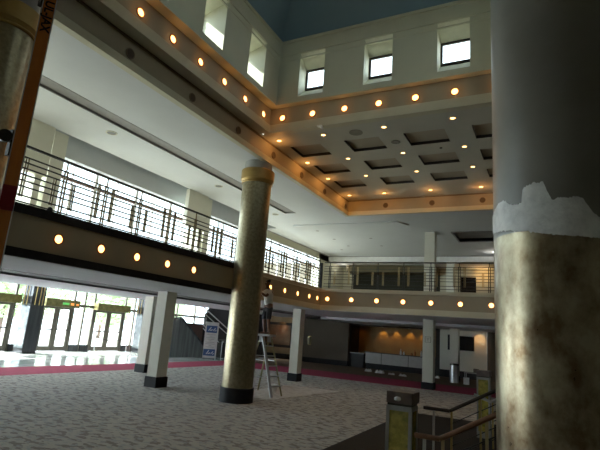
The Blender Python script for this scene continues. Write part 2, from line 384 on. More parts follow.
def clerestory(c, side):
    global nwin; nwin += 1
    T = TW if side == 'w' else .46; SR, HD = (.52, .22) if side == 'w' else (.40, .30)
    lx = {'w': (lambda u, d, z: (QX0-d, c+u, z)), 'e': (lambda u, d, z: (QX1+d, c+u, z)),
          'n': (lambda u, d, z: (c+u, QY1+d, z)), 's': (lambda u, d, z: (c+u, QY0-d, z))}[side]
    seen = {'w': 'entrance', 'n': 'back', 'e': 'right', 's': 'front'}[side]
    rv = MB()
    for (z0, z1, zf) in ((OZ0, OZ0+SR, OZ0), (OZ1, OZ1-HD, OZ1)):      # sloping sill and sloping head
        p = [lx(-hw, 0.0, zf), lx(-hw, T, zf), lx(-hw, T, z1), lx(hw, 0.0, zf), lx(hw, T, zf), lx(hw, T, z1)]
        rv.add(p, [(0, 1, 2), (5, 4, 3), (0, 3, 4, 1), (1, 4, 5, 2), (2, 5, 3, 0)])
    r = rv.build('window_%d' % nwin, M_reveal, loc=lx(0, T/2, OZ0))
    struct(r, 'small deep-set clerestory window %d, %s side of the well' % (nwin, seen), 'window')
    fz0, fz1 = OZ0+SR, OZ1-HD
    fr = MB(); a, b = .055, T-.05
    def bx(u0, u1, z0, z1, d0, d1):
        p0 = lx(u0, d0, z0); p1 = lx(u1, d1, z1); fr.box(p0[0], p1[0], p0[1], p1[1], p0[2], p1[2])
    bx(-hw, -hw+a, fz0, fz1, b, T); bx(hw-a, hw, fz0, fz1, b, T); bx(-hw+a, hw-a, fz0, fz0+a, b, T); bx(-hw+a, hw-a, fz1-a, fz1, b, T)
    fr.build('window_frame', M_dkmet, r)
    g = MB(); p0 = lx(-hw+a, T-.03, fz0+a); p1 = lx(hw-a, T-.022, fz1-a); g.box(p0[0], p1[0], p0[1], p1[1], p0[2], p1[2])
    g.build('window_pane', M_glassg, r)
    dirv = {'w': (1, 0, 0), 'e': (-1, 0, 0), 'n': (0, -1, 0), 's': (0, 1, 0)}[side]
    portal('daylight_clerestory', lx(0, T+.03, (fz0+fz1)/2), .76, .62, dirv)
for c in winsY: clerestory(c, 'w')
for c in winsX: clerestory(c, 'n')
for c in winsY: clerestory(c, 'e')
for c in winsX: clerestory(c, 's')
m = MB(); h = 4.3; t = 2.9
a = [(QX0-.3, QY0-.3, 10.12), (QX1+.3, QY0-.3, 10.12), (QX1+.3, QY1+.3, 10.12), (QX0-.3, QY1+.3, 10.12)]
b = [(QX0+t, QY0+t, 10.2+h), (QX1-t, QY0+t, 10.2+h), (QX1-t, QY1-t, 10.2+h), (QX0+t, QY1-t, 10.2+h)]
m.add(a+b, [(0, 1, 5, 4), (1, 2, 6, 5), (2, 3, 7, 6), (3, 0, 4, 7), (4, 5, 6, 7)])
struct(m.build('ceiling_vault', M_blue), 'blue painted hipped vault', 'ceiling')

# ------------------------------------------------------------------ upper ceiling z 6.9
m = MB()
def cb(x0, x1, y0, y1, z=6.9, z1=7.15): m.box(x0, x1, y0, y1, z, z1)
cb(-11.75, -9.9, SY, 17.4); cb(-9.4, FX0-.1, SY, 17.4); cb(-9.9, -9.4, SY, 17.4, 6.97)
cb(-11.75, FX0-.1, 17.4, 20.0); cb(-12.6, FX0-.1, 20.0, 28.3)
cb(FX0-.1, EX, FY1+.1, 21.9); cb(FX0-.1, -3.7, 21.9, 24.0); cb(-1.4, EX, 21.9, 24.0); cb(-3.7, -1.4, 21.9, 24.0, 7.06); cb(FX0-.1, EX, 24.0, 28.3)
cb(FX0-.1, EX, SY, FY0-.1); cb(FX1+.1, EX, FY0-.1, FY1+.1)
struct(m.build('ceiling', M_ceil), 'pale upper ceiling of the gallery', 'ceiling')
m = MB(); m.box(-9.9, -9.4, SY, 17.38, 6.95, 6.969); m.box(-9.915, -9.885, SY, 17.4, 6.893, 6.97); m.box(-9.415, -9.385, SY, 17.4, 6.893, 6.97); m.box(-9.9, -9.4, 17.38, 17.41, 6.893, 6.97)
struct(m.build('trim_10', M_chan), 'grey recessed channel in the upper ceiling', 'ceiling channel')
m = MB(); m.box(-3.7, -1.4, 21.9, 24.0, 7.03, 7.055)
for x0, x1, y0, y1 in ((-3.78, -3.7, 21.82, 24.08), (-1.4, -1.32, 21.82, 24.08), (-3.7, -1.4, 21.82, 21.9), (-3.7, -1.4, 24.0, 24.08)): m.box(x0, x1, y0, y1, 6.86, 7.05)
struct(m.build('trim_11', M_chan), 'square recess in the ceiling over the back gallery', 'ceiling recess')
m = MB(); m.prism([(-10.6, 19.45), (-5.6, 19.45), (-5.25, 20.1), (-10.9, 20.1)], 2, 6.84, 6.9)
struct(m.build('trim_12', M_ceil), 'shallow raised panel on the upper ceiling', 'ceiling panel')
m = MB(); m.box(-12.85, EX, 28.36, NY, 6.58, 6.7); m.box(-12.75, -12.6, 20.0, 28.3, 6.58, 6.86)
m.box(-12.85, EX, 28.3, 28.36, 6.58, 7.4)
struct(m.build('ceiling_bulkhead', mat('bulkhead_paint_with_light', (.80, .81, .80), .7)), 'lower pale bulkhead along the back of the upper ceiling', 'ceiling')  # whitened so that light on the bulkhead sits in its colour
m = MB(); m.box(-12.62, EX, 28.2, 28.3, 6.88, 6.899); m.box(-12.6, -12.5, 20.0, 28.2, 6.88, 6.899)
struct(m.build('trim_13', M_chan), 'dark cove line around the back ceiling', 'trim')
m = MB(); m.box(-12.62, -12.5, SY, 20.0, 6.95, 7.3); m.box(-12.62, -12.38, SY, 20.0, 6.45, 6.97); m.box(-12.62, -11.75, SY, 20.0, 7.22, 7.35); m.box(-11.8, -11.75, SY, 20, 6.9, 7.35)
struct(m.build('wall_bulkhead', M_ceil), 'pale bulkhead above the gallery windows', 'wall')
m = MB(); m.box(-13.0, EX+.2, SY-.2, FY0-.1, 7.36, 7.5); m.box(-13.0, FX0-.12, FY0-.1, FY1+.1, 7.36, 7.5); m.box(FX1+.12, EX+.2, FY0-.1, FY1+.1, 7.36, 7.5); m.box(-13.0, EX+.2, FY1+.12, NY+.2, 7.36, 7.5)
struct(m.build('roof', M_taupe), 'roof slab over the gallery', 'roof')
m = MB(); m.box(FX0, BX0-.16, BY0-.2, BY1+.2, 7.68, 7.8); m.box(BX1+.16, FX1, BY0-.2, BY1+.2, 7.68, 7.8)
rect_ring(m, (BX0-.4, BX1+.4, BY0-.4, BY1+.4), (QX0-T+.02, QX1+T-.02, QY0-T+.02, QY1+T-.02), 7.8, 8.3)
rect_ring(m, (BX0-.02, BX1+.02, BY0-.02, BY1+.02), (QX0-.01, QX1+.01, QY0-.01, QY1+.01), 8.262, 8.30)
struct(m.build('ceiling_lamp_soffit', M_tan), 'tan soffit glowing above the round lamps', 'ceiling')

# outer walls
struct(MB().box(EX, EX+.2, SY, NY+2, 0, 7.4).build('wall_right', M_taupe), 'taupe wall on the right', 'wall')
struct(MB().box(WX-.3, EX+.2, SY-.2, SY, 0, 7.4).build('wall_front', M_taupe), 'taupe wall behind the viewpoint', 'wall')
struct(MB().box(-12.0, EX, NY+2, NY+2.2, 0, 3.2).build('wall_back_lower', M_dark), 'dark lower wall behind the bar', 'wall')
struct(MB().box(-12.0, -11.82, NY, NY+2, 0, 3.2).build('wall_bar_end', M_dark), 'dark end wall left of the bar', 'wall')

# gallery glazing x=-12.6
GW = 14
def gal_windows():
    y = SY
    n = 0
    ys = [-6, -3.4, -.8, 1.8, 4.4, 6.55, 8.2, 9.9, 11.6, 13.3, 15.0, 16.7, 18.4, 20.1, 21.8, 23.5, 25.2, 26.9]
    for a, b in zip(ys[:-1], ys[1:]):
        n += 1
        f = MB(); w = .05
        for y0, y1, z0, z1 in ((a, a+w, 3.9, 6.56), (b-w, b, 3.9, 6.56), (a+w, b-w, 3.9, 3.96), (a+w, b-w, 6.50, 6.56)): f.box(-12.66, -12.58, y0, y1, z0, z1)
        f.box(-12.655, -12.585, (a+b)/2-.02, (a+b)/2+.02, 3.96, 6.5)
        r = f.build('window_%d' % (30+n), M_white, loc=(-12.62, a, 3.9)); struct(r, 'tall white framed gallery window, bay %d from the front end' % n, 'window')
        t = MB().box(-12.67, -12.56, a+w, b-w, 5.88, 5.97); t.build('transom_bar', M_brown, r)
        MB().box(-12.625, -12.615, a+w, b-w, 3.96, 5.88).build('window_pane', M_glassg, r)
        MB().box(-12.625, -12.615, a+w, b-w, 5.97, 6.5).build('window_pane', M_glassg, r)
gal_windows()
m = MB(); m.box(-12.66, -12.58, SY, 28.3, 6.54, 7.4); m.box(-12.66, -12.5, SY, 26.9, 3.84, 3.9); m.box(-12.8, -12.58, 26.9, NY+.2, 3.84, 7.4)
struct(m.build('wall_left_upper', M_cream), 'cream upper wall around the gallery windows', 'wall')
for i, (y0, y1, y2) in enumerate(((6.50, 7.68, 8.2), (13.33, 14.48, 14.9))):
    r = empty('gallery_pier', (-12.0, (y0+y2)/2, 3.84))
    tag(r, 'cream pier between gallery windows, %s' % ('behind the orange ladder rail' if i == 0 else 'just beside the standing gold column'), 'pier', 'piers between the gallery windows')
    MB().box(-11.92, -11.76, y0, y1, 5.5, 6.9).build('header_panel', M_pillar, r)
    MB().box(-12.57, -11.80, y1-.28, y1-.1, 3.841, 5.5).build('column_shaft', M_pillar, r)
    MB().box(-12.37, -11.90, y1+.10, y2, 3.901, 6.9).build('side_fin', M_pillar, r)

# ------------------------------------------------------------------ entrance glass wall
def ent_unit(y0, y1, n, door=False):
    """aluminium framed glazing bay; with door: a pair of glazed leaves under a bronze header"""
    X0, X1 = WX-.06, WX+.06
    f = MB(); w = .05
    f.box(X0, X1, y0, y0+w, 0.0, 3.5); f.box(X0, X1, y1-w, y1, 0.0, 3.5); f.box(X0, X1, y0+w, y1-w, 2.42, 2.56); f.box(X0, X1, y0+w, y1-w, 3.44, 3.5)
    nm = ('door_%d' if door else 'window_%d') % n
    r = f.build(nm, M_bronze, loc=(WX, y0, 0)); struct(r, ('glazed entrance double door, pair %d from the left' if door else 'entrance glazing bay, unit %d of the glass wall') % n, 'door' if door else 'window')
    MB().box(WX-.006, WX+.006, y0+w, y1-w, 2.56, 3.44).build('transom_pane', M_glass, r)
    if door:
        mid = (y0+y1)/2
        for a, b in ((y0+w+.01, mid-.005), (mid+.005, y1-w-.01)):
            L = MB(); s = .16
            L.box(WX-.03, WX+.03, a, a+s, .02, 2.38); L.box(WX-.03, WX+.03, b-s, b, .02, 2.38); L.box(WX-.03, WX+.03, a+s, b-s, .02, .27); L.box(WX-.03, WX+.03, a+s, b-s, 2.22, 2.38)
            lf = L.build('door_leaf', M_bronze, r)
            MB().box(WX-.005, WX+.005, a+s, b-s, .27, 2.22).build('glass_panel', M_glass, lf)
            MB().box(WX+.03, WX+.09, a+s-.02, b-s+.02, 1.10, 1.16).build('push_bar', M_dkmet, lf)
        MB().box(WX+.061, WX+.45, y0-.05, y1+.05, 2.34, 2.74).build('header_box', mat('gilt_bronze_header', (.20, .17, .06), .4, metal=.5, noise=(.11, .10, .03), scale=5), r)
    else:
        MB().box(WX-.08, WX+.10, y0+w, y1-w, .0, .36).build('sill_plinth', M_granite, r)
        MB().box(WX-.006, WX+.006, y0+w, y1-w, .36, 2.42).build('window_pane', M_glass, r)
    return r
ent_unit(10.4, 12.7, 60, False); ent_unit(12.75, 15.0, 1, True); ent_unit(15.0, 15.75, 61); ent_unit(15.75, 16.45, 62)
d1 = ent_unit(16.45, 18.40, 2, True); ent_unit(18.40, 19.10, 63); ent_unit(19.10, 19.75, 64); ent_unit(19.75, 22.10, 3, True); ent_unit(22.10, 22.9, 65)
for i, y in enumerate([22.9, 24.9, 26.9, 28.9]): ent_unit(y, y+2.0, 66+i)
for i in range(7): ent_unit(-6+i*2.34, -6+(i+1)*2.34, 71+i)
# lit letters on the second door's header
m = MB(); m.box(WX+.451, WX+.46, 17.35, 17.75, 2.46, 2.58); m.build('green_lettering', M_exitg, d1)
m = MB(); m.box(WX+.451, WX+.46, 17.85, 18.05, 2.46, 2.58); m.box(WX+.451, WX+.46, 18.2, 18.35, 2.46, 2.56); m.build('orange_lettering', M_exitr, d1)
struct(MB().box(WX-.3, WX-.02, SY, NY+2, 3.5, 3.8).build('wall_entrance_head', M_cream), 'cream strip above the entrance glass', 'wall')
struct(MB().box(WX-.3, -18.5, 30.9, NY+2, 0, 3.8).build('wall_entrance_end', M_dark), 'dark end wall of the entrance hall', 'wall')

for i, (x, y, w) in enumerate(((-22.6, 15.38, .70), (-22.5, 22.75, .62))):
    r = empty('granite_pillar', (x, y, 0))
    tag(r, 'dark polished stone pillar with gilt bars near its top, %s' % ('at the picture edge end of the entrance doors' if i == 0 else 'behind the pair of pale pillars'), 'pillar', 'dark stone pillars by the entrance')
    MB().box(x-w/2, x+w/2, y-w/2, y+w/2, 0, 3.3).build('shaft', M_granite, r, bevel=.01)
    MB().box(x-w/2+.02, x+w/2-.02, y-w/2-.02, y-w/2, .25, 2.35).build('painted_reflection', M_granitl, r)  # paler sheet added to imitate the bright reflection on this face
    for k in (-.22, .05, .24):
        MB().bar((x+w/2+.04, y+k*w*1.2, 2.3), (x+w/2+.04, y+k*w*1.2, 3.28), .022, n=8).build('gilt_bar', M_brass, r)
    for k in (-.25, .1):
        MB().bar((x+k*w, y-w/2-.05, 2.3), (x+k*w, y-w/2-.05, 3.28), .022, n=8).build('gilt_bar', M_brass, r)

# ------------------------------------------------------------------ gold columns
M_neck = mat('grey_column_neck', (.34, .34, .33), .8)
M_goldf = mat('fine_aged_gold', (.31, .27, .17), .32, metal=.8, noise=(.225, .185, .11), scale=13, bump=.08, bscale=30, rvar=.08)
def gold_column(x, y, label):
    r = empty('gold_column', (x, y, 0)); tag(r, label, 'column', 'round gold columns'); r['kind'] = 'thing'
    MB().cyl((x, y), .465, 0, .385, 48).build('plinth', M_black, r, smooth=True)
    MB().cyl((x, y), .435, .385, 6.28, 64).build('shaft', M_goldf, r, smooth=True)
    MB().lathe((x, y, 0), [(.46, 6.22), (.475, 6.24), (.46, 6.27), (.475, 6.30), (.50, 6.33), (.50, 6.62), (.48, 6.64), (.41, 6.645)], 64).build('collar', M_collar, r, smooth=True)
    MB().cyl((x, y), .41, 6.645, 6.899, 48).build('neck', M_neck, r, smooth=True)
    return r
gold_column(-7.71, 11.67, 'tall round gold column standing in the carpeted lobby beside the painter on the ladder')
gold_column(-7.53, 3.76, 'round gold column cut off at the left edge behind the orange ladder rail')
# near column: primer, plaster, gold
x, y, r_ = .1, 4.0, .46
r = empty('gold_column', (x, y, 0)); tag(r, 'huge near column, half repainted grey with ragged plaster above worn gold leaf', 'column', 'round gold columns'); r['kind'] = 'thing'
MB().cyl((x, y), .50, 0, .385, 64).build('plinth', M_black, r, smooth=True)
MB().cyl((x, y), r_, .385, 2.80, 96).build('gold_shaft', M_gold, r, smooth=True)
MB().cyl((x, y), r_, 2.80, 6.28, 96).build('primed_shaft', M_primer, r, smooth=True)
MB().lathe((x, y, 0), [(.50, 6.22), (.515, 6.24), (.50, 6.27), (.515, 6.30), (.535, 6.33), (.535, 6.84), (.51, 6.86), (.51, 6.899)], 64).build('collar', M_collar, r, smooth=True); MB().cyl((x, y), .41, 6.645, 6.899, 48).build('neck', M_neck, r, smooth=True)
prof = [(-190, 2.98), (-166, 3.0), (-158, 3.03), (-150, 3.053), (-141.7, 3.057), (-131, 3.007), (-121, 3.005), (-119.5, 3.106), (-113, 3.133), (-102.3, 3.133), (-99.5, 3.072), (-96, 3.005), (-86, 3.014), (-77.4, 3.012), (-73, 3.0), (-68, 2.93), (-60, 2.868), (-40, 2.84), (-10, 2.95), (30, 3.0)]
botp = [(-190, 2.85), (-150, 2.842), (-114, 2.788), (-91, 2.747), (-61, 2.74), (30, 2.80)]
def interp(p, t):
    for (a, va), (b, vb) in zip(p[:-1], p[1:]):
        if a <= t <= b: return va+(vb-va)*(t-a)/(b-a)
    return p[-1][1]
m = MB(); N = 440; rnd = random.Random(3); j1 = j2 = 0
pts = []
for i in range(N+1):
    th = -190+220*i/N
    j1 = j1*.75+rnd.uniform(-.006, .006); j2 = j2*.8+rnd.uniform(-.004, .004)
    pts.append((math.radians(th), interp(botp, th)+j2, interp(prof, th)+j1))
for (t0, b0, u0), (t1, b1, u1) in zip(pts[:-1], pts[1:]):
    R2 = r_+.006
    f = lambda t, z: (x+R2*math.cos(t), y+R2*math.sin(t), z)
    K = 8
    for k in range(K):
        a, c = k/K, (k+1)/K
        m.quad(f(t0, b0+(u0-b0)*a), f(t1, b1+(u1-b1)*a), f(t1, b1+(u1-b1)*c), f(t0, b0+(u0-b0)*c))
m.build('plaster_patch', M_plaster, r, smooth=True)

# ------------------------------------------------------------------ square pillars
def pillar(x0, x1, y0, y1, top, label, base=.31, zb=0.0, black=True):
    cx, cy = (x0+x1)/2, (y0+y1)/2
    r = empty('square_pillar', (cx, cy, zb)); tag(r, label, 'pillar', 'pale square pillars'); r['kind'] = 'thing'
    MB().box(x0, x1, y0, y1, zb+base, top).build('shaft', M_pillar, r, bevel=.008)
    if black: MB().box(x0-.03, x1+.03, y0-.03, y1+.03, zb, zb+base).build('plinth', M_black, r)
    return r
pillar(-11.12, -10.72, 11.72, 12.18, 2.93, 'pale square pillar with black foot, front one of the pair')
pillar(-14.40, -13.95, 14.52, 15.0, 2.93, 'pale square pillar with black foot, rear one of the pair')
pillar(-9.60, -9.22, 18.22, 18.62, 2.93, 'pale square pillar with black foot right behind the drop cloth and stepladder')
D = pillar(-4.93, -4.47, 21.75, 22.2, 2.93, 'pale square pillar with small plaque, at the edge of crimson carpet by the bar', base=.28)
pillar(-4.93, -4.47, 21.75, 22.2, 6.9, 'pale square pillar rising from the back gallery floor behind the railing', base=.02, zb=3.84, black=False)
pillar(-4.86, -4.40, 28.0, 28.4, 2.80, 'narrow pale pillar behind the steel bin at the back', base=.28)
pillar(-5.15, -4.70, 28.4, 28.8, 6.58, 'far pale pillar upstairs near the black doorway', base=.02, zb=3.84, black=False)
pz = MB(); 
for a, b, c, d in ((-4.83, -4.81, 1.95, 2.20), (-4.59, -4.57, 1.95, 2.20), (-4.81, -4.59, 1.95, 1.965), (-4.81, -4.59, 2.185, 2.20)): pz.box(a, b, 21.735, 21.75, c, d)
pl = pz.build('plaque', mat('plaque_outline', (.30, .27, .17), .5), D)
yy = 21.742
MB().bar((-4.70, yy, 1.99), (-4.70, yy, 2.08), .015).bar((-4.70, yy, 2.08), (-4.755, yy, 2.15), .015).bar((-4.70, yy, 2.08), (-4.645, yy, 2.15), .015).build('emblem', mat('plaque_emblem', (.24, .21, .12), .5), pl)

# ------------------------------------------------------------------ lamps
def wall_lamp(loc, nrm, label, group, cat='lamp', rad=.085, first={}):
    key = (tuple(nrm), group)
    if key not in first:
        mb = MB().ring(loc, nrm, rad, rad+.022, .02, 28)
        r = mb.build('round_wall_lamp', M_bulbO, loc=loc)
        l = MB().disc(loc, nrm, rad, .012, 28).build('lens', M_bulb, r)
        first[key] = r
    else: r = dup(first[key], loc)
    gl = bpy.data.objects.new('wall_lamp_glow', GLOW if loc[2] > 5 else GLOW2); COL.objects.link(gl); gl.location = Vector(loc)+Vector(nrm)*.10
    return tag(r, label, cat, group)
GLOW = bpy.data.lights.new('wall_lamp_glow', 'POINT'); GLOW.energy = .8; GLOW.color = (1, .42, .10); GLOW.shadow_soft_size = .05
GLOW2 = bpy.data.lights.new('gallery_lamp_glow', 'POINT'); GLOW2.energy = .18; GLOW2.color = (1, .45, .12); GLOW2.shadow_soft_size = .05
yl = [6.04+1.033*k for k in range(12)] + [18.16]
yl[11] = 17.39
for i, y in enumerate(yl[:5]+yl[7:]):
    wall_lamp((-8.5, y, 3.41), (1, 0, 0), 'small round lit lamp on the gallery fascia, %s along from the orange ladder' % ORD[i], 'round lamps on the entrance side gallery fascia', rad=.082)
for i in range(7):
    wall_lamp((-8.15+1.063*i, 18.45, 3.41), (0, -1, 0), 'small round lit lamp on the back gallery fascia, %s from the inside corner' % ORD[i], 'round lamps on the back gallery fascia', rad=.083)
for i in range(7):
    wall_lamp((-7.0, 10.55-.945*i, 7.93), (1, 0, 0), 'round lit lamp in the high band, entrance side, %s from the corner' % ORD[i], 'round lamps in the entrance side of the high band', rad=.078)
for i in range(7):
    wall_lamp((-6.59+.954*i, 10.96, 7.93), (0, -1, 0), 'round lit lamp in the high tan band, back side, %s from the corner' % ORD[i], 'round lamps in the back side of the high band', rad=.078)

# coffered ceiling downlights
lsp = bpy.data.lights.new('downlight_beam', 'POINT'); lsp.energy = 9; lsp.color = (1, .43, .11); lsp.shadow_soft_size = .05
def downlight(x, y, z, label, group, lens, rad=.07, first={}):
    key = (group,)
    if key not in first:
        r = MB().ring((x, y, z), (0, 0, -1), rad, rad+.03, .012, 24).build('recessed_downlight', M_trim if lens is not M_coffs else M_white, loc=(x, y, z))
        MB().disc((x, y, z), (0, 0, -1), rad, .006, 24).build('lens', lens, r)
        first[key] = r
    else: r = dup(first[key], (x, y, z))
    return tag(r, label, 'downlight', group)
for j, y in enumerate((11.50, 13.44, 15.17, 17.33)):
    for i, x in enumerate((-6.97, -5.52, -3.74, -1.96)):
        r = downlight(x, y, 7.51, 'coffered ceiling downlight, %s row from the lamp band, %s from the entrance side' % (ORD[j], ORD[i]), 'lit downlights in the coffered ceiling', M_down, .062)
        if i == 0 or j == 3:
            so = bpy.data.objects.new('downlight_beam', lsp); COL.objects.link(so); so.location = (x, y if i else y, 7.43)
for i, y in enumerate((8.40, 13.30, 17.45)):
    downlight(-10.43, y, 6.9, 'unlit round downlight in the pale upper ceiling, %s' % ('nearest the ladder rail', 'left of the gold column collar', 'just right of the gold column')[i], 'unlit downlights along the gallery ceiling', mat('dark_lens', (.13, .13, .12), .5), .12)
for i, (x, y) in enumerate(((-9.97, 20.84), (-9.93, 22.88), (-7.9, 22.87), (-7.96, 24.89), (-9.86, 24.76), (-10.72, 25.9))):
    t = tag(MB().disc((x, y, 6.9), (0, 0, -1), .08, .01, 20).build('ceiling_sensor', M_chan, loc=(x, y, 6.9)), 'tiny grey disc on the ceiling over the back gallery, %s from the near left' % ORD[i], 'sensor', 'small discs on the back gallery ceiling')
def roundel(loc, nrm, label, first={}):
    k = tuple(nrm)
    if k not in first:
        r = MB().disc(loc, nrm, .092, .018, 28).build('dark_roundel', mat('dark_brown_disc', (.07, .045, .022), .6), loc=loc)
        MB().ring(loc, nrm, .092, .108, .022, 28).build('rim', mat('roundel_rim', (.16, .11, .055), .5), r); first[k] = r
    else: r = dup(first[k], loc)
    tag(r, label, 'roundel', 'dark roundels on the tan fascia')
for i, y in enumerate((17.82, 15.7, 13.75, 11.82, 9.90, 7.95, 6.01)):
    roundel((FX0, y, 7.20), (1, 0, 0), 'dark unlit disc on the tan fascia, entrance side, %s from the far corner' % ORD[i])
for i, x in enumerate((-5.69, -3.84, -2.0)):
    roundel((x, FY1, 7.23), (0, -1, 0), 'dark unlit disc on the tan fascia, back side, %s from the corner' % ORD[i])
tag(MB().disc((-4.58, 11.62, 7.51), (0, 0, -1), .19, .012, 28).build('ceiling_speaker', mat('grey_speaker_grille', (.24, .24, .20), .8), loc=(-4.58, 11.62, 7.51)), 'larger round grey speaker flush in the coffered ceiling near the moulding', 'speaker')
tag(MB().disc((-3.72, 12.58, 7.51), (0, 0, -1), .13, .012, 28).build('ceiling_speaker', mat('dark_speaker_grille', (.13, .12, .10), .8), loc=(-3.72, 12.58, 7.51)), 'smaller dark round speaker between two coffers', 'speaker')
tag(MB().disc((-2.6, 13.35, 7.51), (0, 0, -1), .04, .02, 16).build('ceiling_sprinkler', M_dkmet, loc=(-2.6, 13.35, 7.51)), 'tiny dark sprinkler in the coffered ceiling', 'sprinkler')
r = empty('small_spotlight', (-5.35, 10.90, 7.49)); tag(r, 'small white spotlight under the cream moulding near the coffers', 'spotlight')
MB().box(-5.42, -5.28, 10.84, 10.94, 7.47, 7.50).build('bracket', M_white, r); MB().disc((-5.33, 10.89, 7.465), (.6, -.3, -.5), .035, .11, 16).build('lamp_head', M_white, r)

# ------------------------------------------------------------------ gallery railings
ZB = [3.94, 4.06, 4.23, 4.34, 4.45, 4.57, 4.68, 4.78]
def railing(axis, fixed, lo, hi, posts, label, cw=.026, ht=4.945):
    P = (lambda u, z, o=0: (fixed+o, u, z)) if axis == 1 else (lambda u, z, o=0: (u, fixed+o, z))
    r = empty('gallery_railing', P(lo, 3.845)); tag(r, label, 'railing', 'gallery railings')
    MB().bar(P(lo, ht), P(hi, ht), .05, .045).build('handrail', M_rail, r)
    for z in ZB: MB().bar(P(lo, z), P(hi, z), cw, cw).build('cross_bar', M_rail if z < 4.7 else M_dkmet, r)
    for i, (u, kind) in enumerate(posts):
        MB().bar(P(u-.03, 3.846), P(u-.03, 4.80), .028).bar(P(u+.03, 3.846), P(u+.03, 4.80), .028).bar(P(u, 4.80), P(u, ht-.015), .024).build('post', M_postm, r)
        d = .22 if kind == 'A' else .19
        z0, z1 = (4.03, 4.57) if kind == 'A' else (4.03, 4.77)
        for s in (-1, 1):
            if lo+.05 < u+s*d < hi-.05:
                MB().bar(P(u+s*d-.022, z0), P(u+s*d-.024, z1), .026).bar(P(u+s*d+.024, z0), P(u+s*d+.024, z1), .026).build('side_bar', M_brassd, r)
    return r
M_postm = mat('dull_brass_post', (.16, .12, .055), .4, metal=.6)
M_brassd = mat('dull_brass_bar', (.16, .12, .055), .4, metal=.6)
railing(1, -8.54, 2.0, 18.36, [(3.94, 'A'), (4.96, 'B')] + [(5.98+1.022*k, 'AB'[k % 2]) for k in range(12)], 'dark metal railing with brass bars on the entrance side gallery', ht=4.985)
M_postm = M_rail
M_brassd = mat('bright_brass_bar', (.36, .29, .15), .4, metal=.6)
railing(0, 18.50, -8.4, EX, [(-8.13+1.05*k, 'AB'[k % 2]) for k in range(15)], 'metal railing with pale brass bars across the back gallery', cw=.02)
tag(MB().box(-8.59, -8.49, 18.45, 18.55, 3.846, 4.93).build('corner_post', M_black, loc=(-8.54, 18.5, 3.846)), 'thick black post where the two gallery railings meet', 'post')
# dark bundle at the foot of the railing
tag(MB().lathe((-8.50, 5.75, 3.90), [(.02, 0), (.05, .0), (.055, .04), (.04, .07), (.015, .085)], 14).build('tool_pouch', M_black, loc=(-8.50, 5.75, 3.90), smooth=True), 'small dark bundle on the gallery edge at the railing foot', 'bundle')

# ------------------------------------------------------------------ upper back wall
def bw(x0, x1, z0, z1, m, nm, lab, y=NY, cat='wall'):
    return struct(MB().box(x0, x1, y, y+.2, z0, z1).build(nm, m), lab, cat)
bw(-12.9, EX+.2, 6.6, 7.5, M_cream, 'wall_upper_back_8', 'wall above the back gallery', y=NY+.21)
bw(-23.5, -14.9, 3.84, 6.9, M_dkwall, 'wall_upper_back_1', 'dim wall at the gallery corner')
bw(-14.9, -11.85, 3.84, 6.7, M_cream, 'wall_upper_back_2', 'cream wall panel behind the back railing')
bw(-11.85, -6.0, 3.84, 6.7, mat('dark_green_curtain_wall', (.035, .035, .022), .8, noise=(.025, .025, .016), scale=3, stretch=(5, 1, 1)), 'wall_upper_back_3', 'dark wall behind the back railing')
bw(-6.0, -4.75, 3.84, 6.7, M_cream, 'wall_upper_back_4', 'cream wall left of the black doorway upstairs')
bw(-4.75, -3.84, 6.05, 6.7, M_cream, 'wall_upper_back_5', 'cream wall above the black doorway upstairs')
bw(-3.84, -2.6, 3.84, 6.7, M_cream, 'wall_upper_back_6', 'warmly lit wall right of the black doorway upstairs')
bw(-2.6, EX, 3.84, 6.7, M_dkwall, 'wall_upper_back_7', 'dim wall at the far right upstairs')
struct(MB().box(-4.75, -3.84, NY+.1, NY+.15, 3.84, 6.05).build('door_4', M_screen), 'black doorway upstairs', 'door')
l = bpy.data.lights.new('upstairs_wall_lamp', 'POINT'); l.energy = 14; l.color = (1, .55, .2); l.shadow_soft_size = .05
o = bpy.data.objects.new('upstairs_wall_lamp', l); COL.objects.link(o); o.location = (-3.45, NY-.35, 6.1)
l = bpy.data.lights.new('upstairs_corner_fill', 'POINT'); l.energy = 9; l.color = (1, .95, .85); l.shadow_soft_size = .06  # added fill without a fixture, brightens the cream corner wall
o = bpy.data.objects.new('upstairs_corner_fill', l); COL.objects.link(o); o.location = (-12.0, 29.4, 6.45)
struct(MB().box(-11.85, -6.0, 29.6, NY, 6.1, 6.55).build('ceiling_soffit_upper', mat('olive_soffit', (.12, .10, .05), .7)), 'low olive soffit before the dark wall upstairs', 'ceiling')
l = bpy.data.lights.new('upstairs_downlight_beam', 'POINT'); l.energy = 15; l.color = (1, .93, .82); l.shadow_soft_size = .09
o = bpy.data.objects.new('upstairs_downlight_beam', l); COL.objects.link(o); o.location = (-2.45, 27.0, 6.70)
downlight(-2.45, 27.0, 6.9, 'bright white lit downlight over the back gallery beside the near column', 'lit white downlight upstairs', M_cool, .09)

